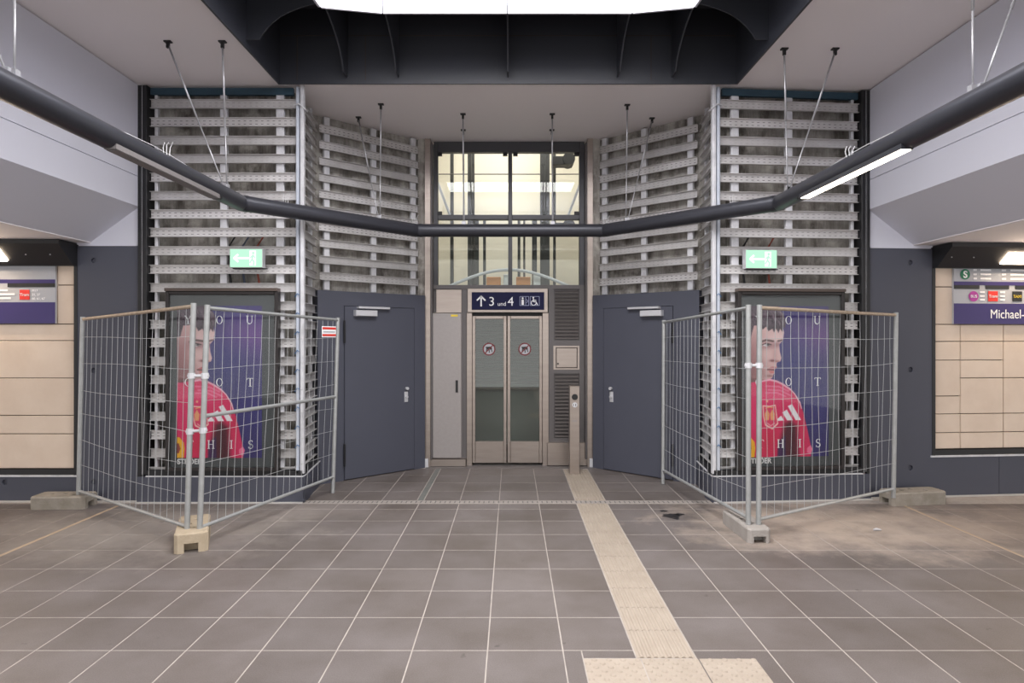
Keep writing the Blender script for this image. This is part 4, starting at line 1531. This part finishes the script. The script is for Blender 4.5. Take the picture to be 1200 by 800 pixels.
# ------------------------------------------------------------------ suspended pipe lamp
PZ, PR = 2.886, 0.073
S_ = 2.45
ring = [(-1.07, 7.41), (1.07, 7.41), (S_, 5.90), (S_, 0.0), (1.07, -1.5), (-1.07, -1.5), (-S_, 0.0), (-S_, 5.90)]
ring = [(X0 + 0.02 + p, q) for p, q in ring]
lamp = empty('pipe_lamp', (X0, 7.41, PZ), label='dark octagonal pipe luminaire hung on steel rods from the ceiling', cat='lamp')
def LP(x, y, z):
    return (x - X0, y - 7.41, z - PZ)
n = len(ring)
for i in range(n):
    a, c = Vector(ring[i]), Vector(ring[(i + 1) % n])
    pr_, nx_ = Vector(ring[i - 1]), Vector(ring[(i + 2) % n])
    # mitred segment: build over neighbours then keep the middle
    seg = MB()
    pts = [LP(pr_.x, pr_.y, PZ), LP(a.x, a.y, PZ), LP(c.x, c.y, PZ), LP(nx_.x, nx_.y, PZ)]
    seg.tube(pts, PR, 24, cap=False)
    seg.v = seg.v[24:72]
    seg.f = [(k, (k + 1) % 24, 24 + (k + 1) % 24, 24 + k) for k in range(24)]
    seg.smooth = True
    seg.build('pipe_segment', M_PIPE, lamp)
def sleeve(p, d, w=0.03):
    d = Vector((d[0], d[1], 0)).normalized() * w
    q = Vector((p[0], p[1], PZ))
    b = MB()
    b.smooth = True
    b.tube([LP(*(q - d)), LP(*(q + d))], PR + 0.003, 20, cap=False)
    b.build('sleeve', M_PIPE, lamp)
def luminaire(sgn, y0, y1, on):
    x = ring[2][0] if sgn > 0 else ring[7][0]
    c = x - sgn * 0.022
    b = MB()
    b.box(c - 0.038 - X0, c + 0.038 - X0, y0 - 7.41, y1 - 7.41, -PR - 0.004, -PR + 0.03)
    b.build('lamp_tray', M_LAMPOFF if not on else M_PIPE, lamp)
    b = MB()
    b.box(c - 0.032 - X0, c + 0.032 - X0, y0 + 0.015 - 7.41, y1 - 0.015 - 7.41, -PR - 0.009, -PR - 0.004)
    b.build('lamp_diffuser', M_LAMP if on else M_LAMPOFF, lamp)
    MB().box(c - 0.036 - X0, c + 0.036 - X0, y1 - 7.41, y1 + 0.05 - 7.41, -PR - 0.004, -PR + 0.02).build('lamp_end', M_INK, lamp)
luminaire(1, 3.95, 5.35, True)
luminaire(-1, 3.95, 5.35, False)
def hanger(bx, by, tx, ty, thick=0.5):
    """rod from the pipe (bx, by) up to the ceiling at (tx, ty)"""
    p0 = Vector((bx, by, PZ + PR - 0.01))
    p1 = Vector((tx, ty, CEIL - 0.03))
    m = p0.lerp(p1, thick)
    b = MB()
    b.smooth = True
    b.tube([LP(*p0), LP(*m)], 0.006, 8)
    b.tube([LP(*m), LP(*p1)], 0.0085, 8)
    o = b.build('hanger_rod', M_ROD, lamp)
    b = MB()
    b.box(tx - 0.03 - X0, tx + 0.03 - X0, ty - 0.02 - 7.41, ty + 0.02 - 7.41, CEIL - PZ - 0.012, CEIL - PZ)
    b.box(tx - 0.012 - X0, tx + 0.012 - X0, ty - 0.012 - 7.41, ty + 0.012 - 7.41, CEIL - PZ - 0.06, CEIL - PZ - 0.012)
    b.build('ceiling_clip', M_BLACK, o)
    b = MB()
    b.box(bx - 0.018 - X0, bx + 0.018 - X0, by - 0.018 - 7.41, by + 0.018 - 7.41, PR - 0.005, PR + 0.03)
    b.build('pipe_clip', M_ROD, o)
xl, xr = ring[7][0], ring[2][0]
hanger(xl, 5.62, xl - 0.03, 5.60)
hanger(xl - 0.01, 5.60, -2.97, 5.60)
hanger(xr, 5.72, xr - 0.02, 5.74)
hanger(xr + 0.01, 5.72, 2.86, 5.74)
hanger(xl, 3.22, xl, 3.22, 0.35)
hanger(xl - 0.02, 3.20, -2.95, 3.2, 0.35)
hanger(xr, 3.42, xr, 3.42, 0.35)
hanger(xr + 0.03, 3.40, 2.92, 3.42, 0.35)
hanger(-1.435, 7.05, -1.435, 7.10)
hanger(-1.45, 7.06, -1.78, 7.52)
hanger(1.265, 7.20, 1.265, 7.12)
hanger(1.28, 7.19, 1.63, 7.55)
hanger(-0.555, 7.41, -0.56, 7.41)
hanger(-0.545, 7.42, -0.60, 7.98)
hanger(0.46, 7.41, 0.46, 7.41)
hanger(0.47, 7.42, 0.49, 7.98)
for i in (0, 1, 2, 7):
    a = Vector(ring[i])
    c = Vector(ring[(i + 1) % n])
    d = (c - a).normalized()
    sleeve(a + d * 0.05, d, 0.015)
    sleeve(c - d * 0.05, d, 0.015)
# thin wire along the top of the pipe and cable ends
for sgn, x in ((-1, xl), (1, xr)):
    b = MB()
    pts = [LP(x + sgn * 0.02, y, PZ + PR + 0.012 + 0.02 * math.sin(y * 3.1)) for y in np.linspace(2.4, 5.8, 14)]
    b.tube(pts, 0.003, 5)
    b.build('bare_wire', M_CABLE, lamp)
for (x, y) in ((-1.12, 7.33), (1.05, 7.36), (-2.2, 6.25), (2.12, 6.28), (xl, 4.6), (xr, 4.7)):
    b = MB()
    for k in range(3):
        b.tube([LP(x + 0.02 * k, y, PZ + PR - 0.01), LP(x + 0.025 * k - 0.01, y + 0.01, PZ + PR + 0.05 + 0.02 * (k % 2)), LP(x + 0.03 * k, y + 0.01, PZ + PR + 0.09)], 0.003, 5)
    b.build('cable_end', M_CABLE, lamp)

# ------------------------------------------------------------------ construction fences
def fence(name_label, A0, A1, m_top, clampz=(), mid=None, posts=2, seed=1, nv=19, zlow=(0.16, 0.17)):
    """A0, A1 = ((bottom xyz), (top xyz)) of the two posts"""
    rs = random.Random(seed)
    b0, t0 = Vector(A0[0]), Vector(A0[1])
    b1, t1 = Vector(A1[0]), Vector(A1[1])
    root = empty('mesh_fence', tuple(b0), 0, label=name_label, cat='fence', group='construction fence panels')
    def Q(u, z):
        """point on the panel: u along, z height"""
        p = b0.lerp(t0, (z - b0.z) / (t0.z - b0.z))
        q = b1.lerp(t1, (z - b1.z) / (t1.z - b1.z))
        return p.lerp(q, u) - b0
    for (p, q) in ((b0, t0), (b1, t1)):
        b = MB()
        b.smooth = True
        b.tube([p - b0, q - b0], 0.0215, 12)
        smooth_angle(b.build('post', M_TUBE, root))
    def bar(z0, z1, r, m, nm):
        b = MB()
        b.tube([Q(0, z0), Q(1, z1)], r, 10)
        smooth_angle(b.build(nm, m, root))
    zt_ = (t0.z - 0.025, t1.z - 0.025)
    bar(zt_[0], zt_[1], 0.015, m_top, 'top_tube')
    bar(zlow[0], zlow[1], 0.015, M_TUBE, 'bottom_tube')
    if mid:
        bar(mid[0], mid[1], 0.017, M_TUBE, 'middle_tube')
    nrm = (b1 - b0).cross(Vector((0, 0, 1))).normalized()
    for i in range(1, nv):
        u = i / nv
        ph, am = rs.uniform(0, 6.28), rs.uniform(0.002, 0.010)
        pts = []
        for k in range(7):
            t = k / 6
            z = zlow[0] * (1 - u) + zlow[1] * u + t * ((zt_[0] * (1 - u) + zt_[1] * u) - 0.165)
            dd = am * math.sin(t * 5 + ph) * math.sin(math.pi * t)
            uu = u + 0.006 * math.sin(t * 4 + ph) * math.sin(math.pi * t)
            pts.append(Q(uu, z) + nrm * dd)
        MB().tube(pts, 0.0019, 4, cap=False).build('wire', M_WIRE, root)
    for j in range(1, 7):
        z0 = 0.16 + j * 0.25 + rs.uniform(-0.01, 0.01)
        sag = rs.uniform(-0.03, 0.015)
        pts = []
        for k in range(9):
            u = k / 8
            pts.append(Q(u, z0 + sag * math.sin(math.pi * u) + 0.006 * math.sin(7 * u + j)) + nrm * (0.006 + 0.012 * math.sin(math.pi * u)))
        MB().tube(pts, 0.0021, 4, cap=False).build('cross_wire', M_WIRE, root)
    return root, Q

def pt(px, py, Y):
    return (mx(px, Y), Y, mz(py, Y))

fa, qa = fence('mesh fence panel with rusty top rail before the pier beside the tram sign', (pt(92, 585, 6.36), pt(97, 371, 6.36)), (pt(219, 625, 5.12), pt(227, 355, 5.12)), M_RUST, seed=1, nv=19)
fb, qb = fence('mesh fence panel with a middle tube and a red and white plate', (pt(234, 621, 5.12), pt(243, 357, 5.12)), (pt(390, 577.1, 6.95), pt(396, 372, 6.95)), M_TUBE, mid=(1.04, 1.03), seed=2, nv=20)
fc, qc = fence('mesh fence panel running from the corner foot to the door behind the oil stain', (pt(777, 566.8, 7.35), pt(778, 375, 7.35)), (pt(877, 614, 5.36), pt(877, 357, 5.36)), M_TUBE, seed=3, nv=20)
fd, qd = fence('mesh fence panel with rusty top rail towards the station name sign', (pt(889, 614, 5.36), pt(890, 357, 5.36)), (pt(1047, 583, 6.4), pt(1050, 366, 6.4)), M_RUST, seed=4, nv=20)

def clamp(root, p, q):
    p, q = Vector(p) - root.location, Vector(q) - root.location
    d = (q - p).normalized() * 0.03
    b = MB()
    b.tube([p - d, q + d], 0.012, 8)
    for c in (p, q):
        b.tube([c - Vector((0, 0, 0.022)), c + Vector((0, 0, 0.022))], 0.028, 10)
    b.build('clamp', M_GALV, root)
for z in (1.36, 0.92):
    t = (z - 0.114) / (1.933 - 0.114)
    a = Vector(pt(219, 625, 5.12)).lerp(Vector(pt(227, 355, 5.12)), t)
    c = Vector(pt(234, 621, 5.12)).lerp(Vector(pt(243, 357, 5.12)), t)
    clamp(fb, a, c)
for z in (1.43,):
    a = Vector(pt(877, 428, 5.36))
    c = Vector(pt(889.6, 428, 5.36))
    clamp(fd, a, c)

# red and white plate on one panel
wp = MB()
P0 = qb(0.835, 1.665)
dirb = (qb(1, 1.6) - qb(0, 1.6)).normalized()
ab = math.atan2(dirb.y, dirb.x)
pl = empty('warning_plate', tuple(Vector(fb.location) + P0 + Vector((0.012, -0.012, 0))), ab, label='small white plate with red stripes hung on the fence by the door', cat='sign')
MB().bbox(0, 0.26, -0.008, -0.004, 0, 0.115, 0.001).build('plate', M_TXT, pl)
for z in (0.012, 0.082):
    MB().flat([(0.004, z), (0.256, z), (0.256, z + 0.022), (0.004, z + 0.022)], -0.0095).build('stripe', M_RED, pl)
MB().flat([(0.02, 0.05), (0.24, 0.05), (0.24, 0.062), (0.02, 0.062)], -0.0095).build('print_line', M_SGREY, pl)

def foot(label, cx, cy, rz, L, Wd, H, m, notch=True):
    """concrete fence foot: chamfered block with a handle recess at each end and post holes"""
    o = empty('fence_foot', (cx, cy, 0), rz, label=label, cat='fence foot', group='concrete fence feet')
    c = 0.025
    hl, hw = L / 2, Wd / 2
    b = MB()
    # side slabs and middle leave a recess under each end
    nb = 0.05 if notch else 0
    out = [(-hl + c, -hw), (hl - c, -hw), (hl, -hw + c), (hl, -nb), (hl - 0.09, -nb), (hl - 0.09, nb), (hl, nb), (hl, hw - c), (hl - c, hw),
           (-hl + c, hw), (-hl, hw - c), (-hl, nb), (-hl + 0.09, nb), (-hl + 0.09, -nb), (-hl, -nb), (-hl, -hw + c)]
    hz = H * 0.48
    b.prism(out, 'z', 0.001, hz)
    top = [(-hl + c, -hw), (hl - c, -hw), (hl, -hw + c), (hl, hw - c), (hl - c, hw), (-hl + c, hw), (-hl, hw - c), (-hl, -hw + c)]
    t2 = [(p * 0.97, q * 0.93) for p, q in top]
    base = len(b.v)
    b.v += [(p, q, hz) for p, q in top] + [(p, q, H - 0.012) for p, q in top] + [(p, q, H) for p, q in t2]
    b.f.append(tuple(base + i for i in range(8))[::-1])
    for k in (0, 8):
        for i in range(8):
            j = (i + 1) % 8
            b.f.append((base + k + i, base + k + j, base + k + 8 + j, base + k + 8 + i))
    spots = ((-0.12, 0.0), (0.0, 0.03), (0.12, -0.03))
    b.holed(t2, spots, 0.024, lambda p, q: (p, q, H), 12)
    b.build('block', m, o)
    for (x, y) in spots:
        MB().cup(x, y, 0.024, lambda p, q: (p, q, H), lambda p, q: (p, q, H - 0.045), 12).build('post_hole', m, o)
    return o

foot('weathered grey concrete fence foot lying along the navy wall below the tram sign', -4.40, 6.375, R(2), 0.52, 0.24, 0.125, M_BLOCK)
foot('sandy concrete fence foot pointing at the hall under two fence posts', -2.585, 5.26, R(113), 0.56, 0.24, 0.155, M_BLOCKY)
foot('light grey concrete fence foot under two fence posts near the oil stain', 1.99, 5.53, R(92), 0.60, 0.19, 0.118, mat('foot_light', rgb(162, 156, 151), 0.9, var=0.5, scale=8, c2=rgb(134, 128, 122), bump=0.25, bscale=60))
foot('brownish concrete fence foot beside the wall below the station name sign', 4.03, 6.53, R(8), 0.60, 0.22, 0.13, M_BLOCK)

# ------------------------------------------------------------------ small things on the floor
b = MB()
rs = random.Random(5)
def splat(cx, cy, rx, ry, n=18):
    b.poly([(cx + rx * math.cos(2 * math.pi * i / n) * rs.uniform(0.7, 1.2), cy + ry * math.sin(2 * math.pi * i / n) * rs.uniform(0.6, 1.2), 0.0014) for i in range(n)])
splat(0, 0, 0.085, 0.08)
splat(0.10, 0.05, 0.05, 0.04)
splat(-0.03, 0.16, 0.04, 0.03)
splat(0.03, -0.10, 0.03, 0.03)
o = b.build('oil_stain', M_STAIN, None, (mx(786, 6.05), 6.05, 0))
tag(o, 'black oily stain on the floor tiles beside the fence foot', 'stain')
b = MB()
b.tube([(-0.03, 0, 0.012), (0.0, 0.01, 0.014), (0.035, 0.0, 0.010)], [0.008, 0.012, 0.006], 7)
o = b.build('paper_scrap', M_CLOSER, None, (mx(1028, 5.57), 5.57, 0))
tag(o, 'small crumpled pale scrap on the dusty floor before the poster', 'litter')
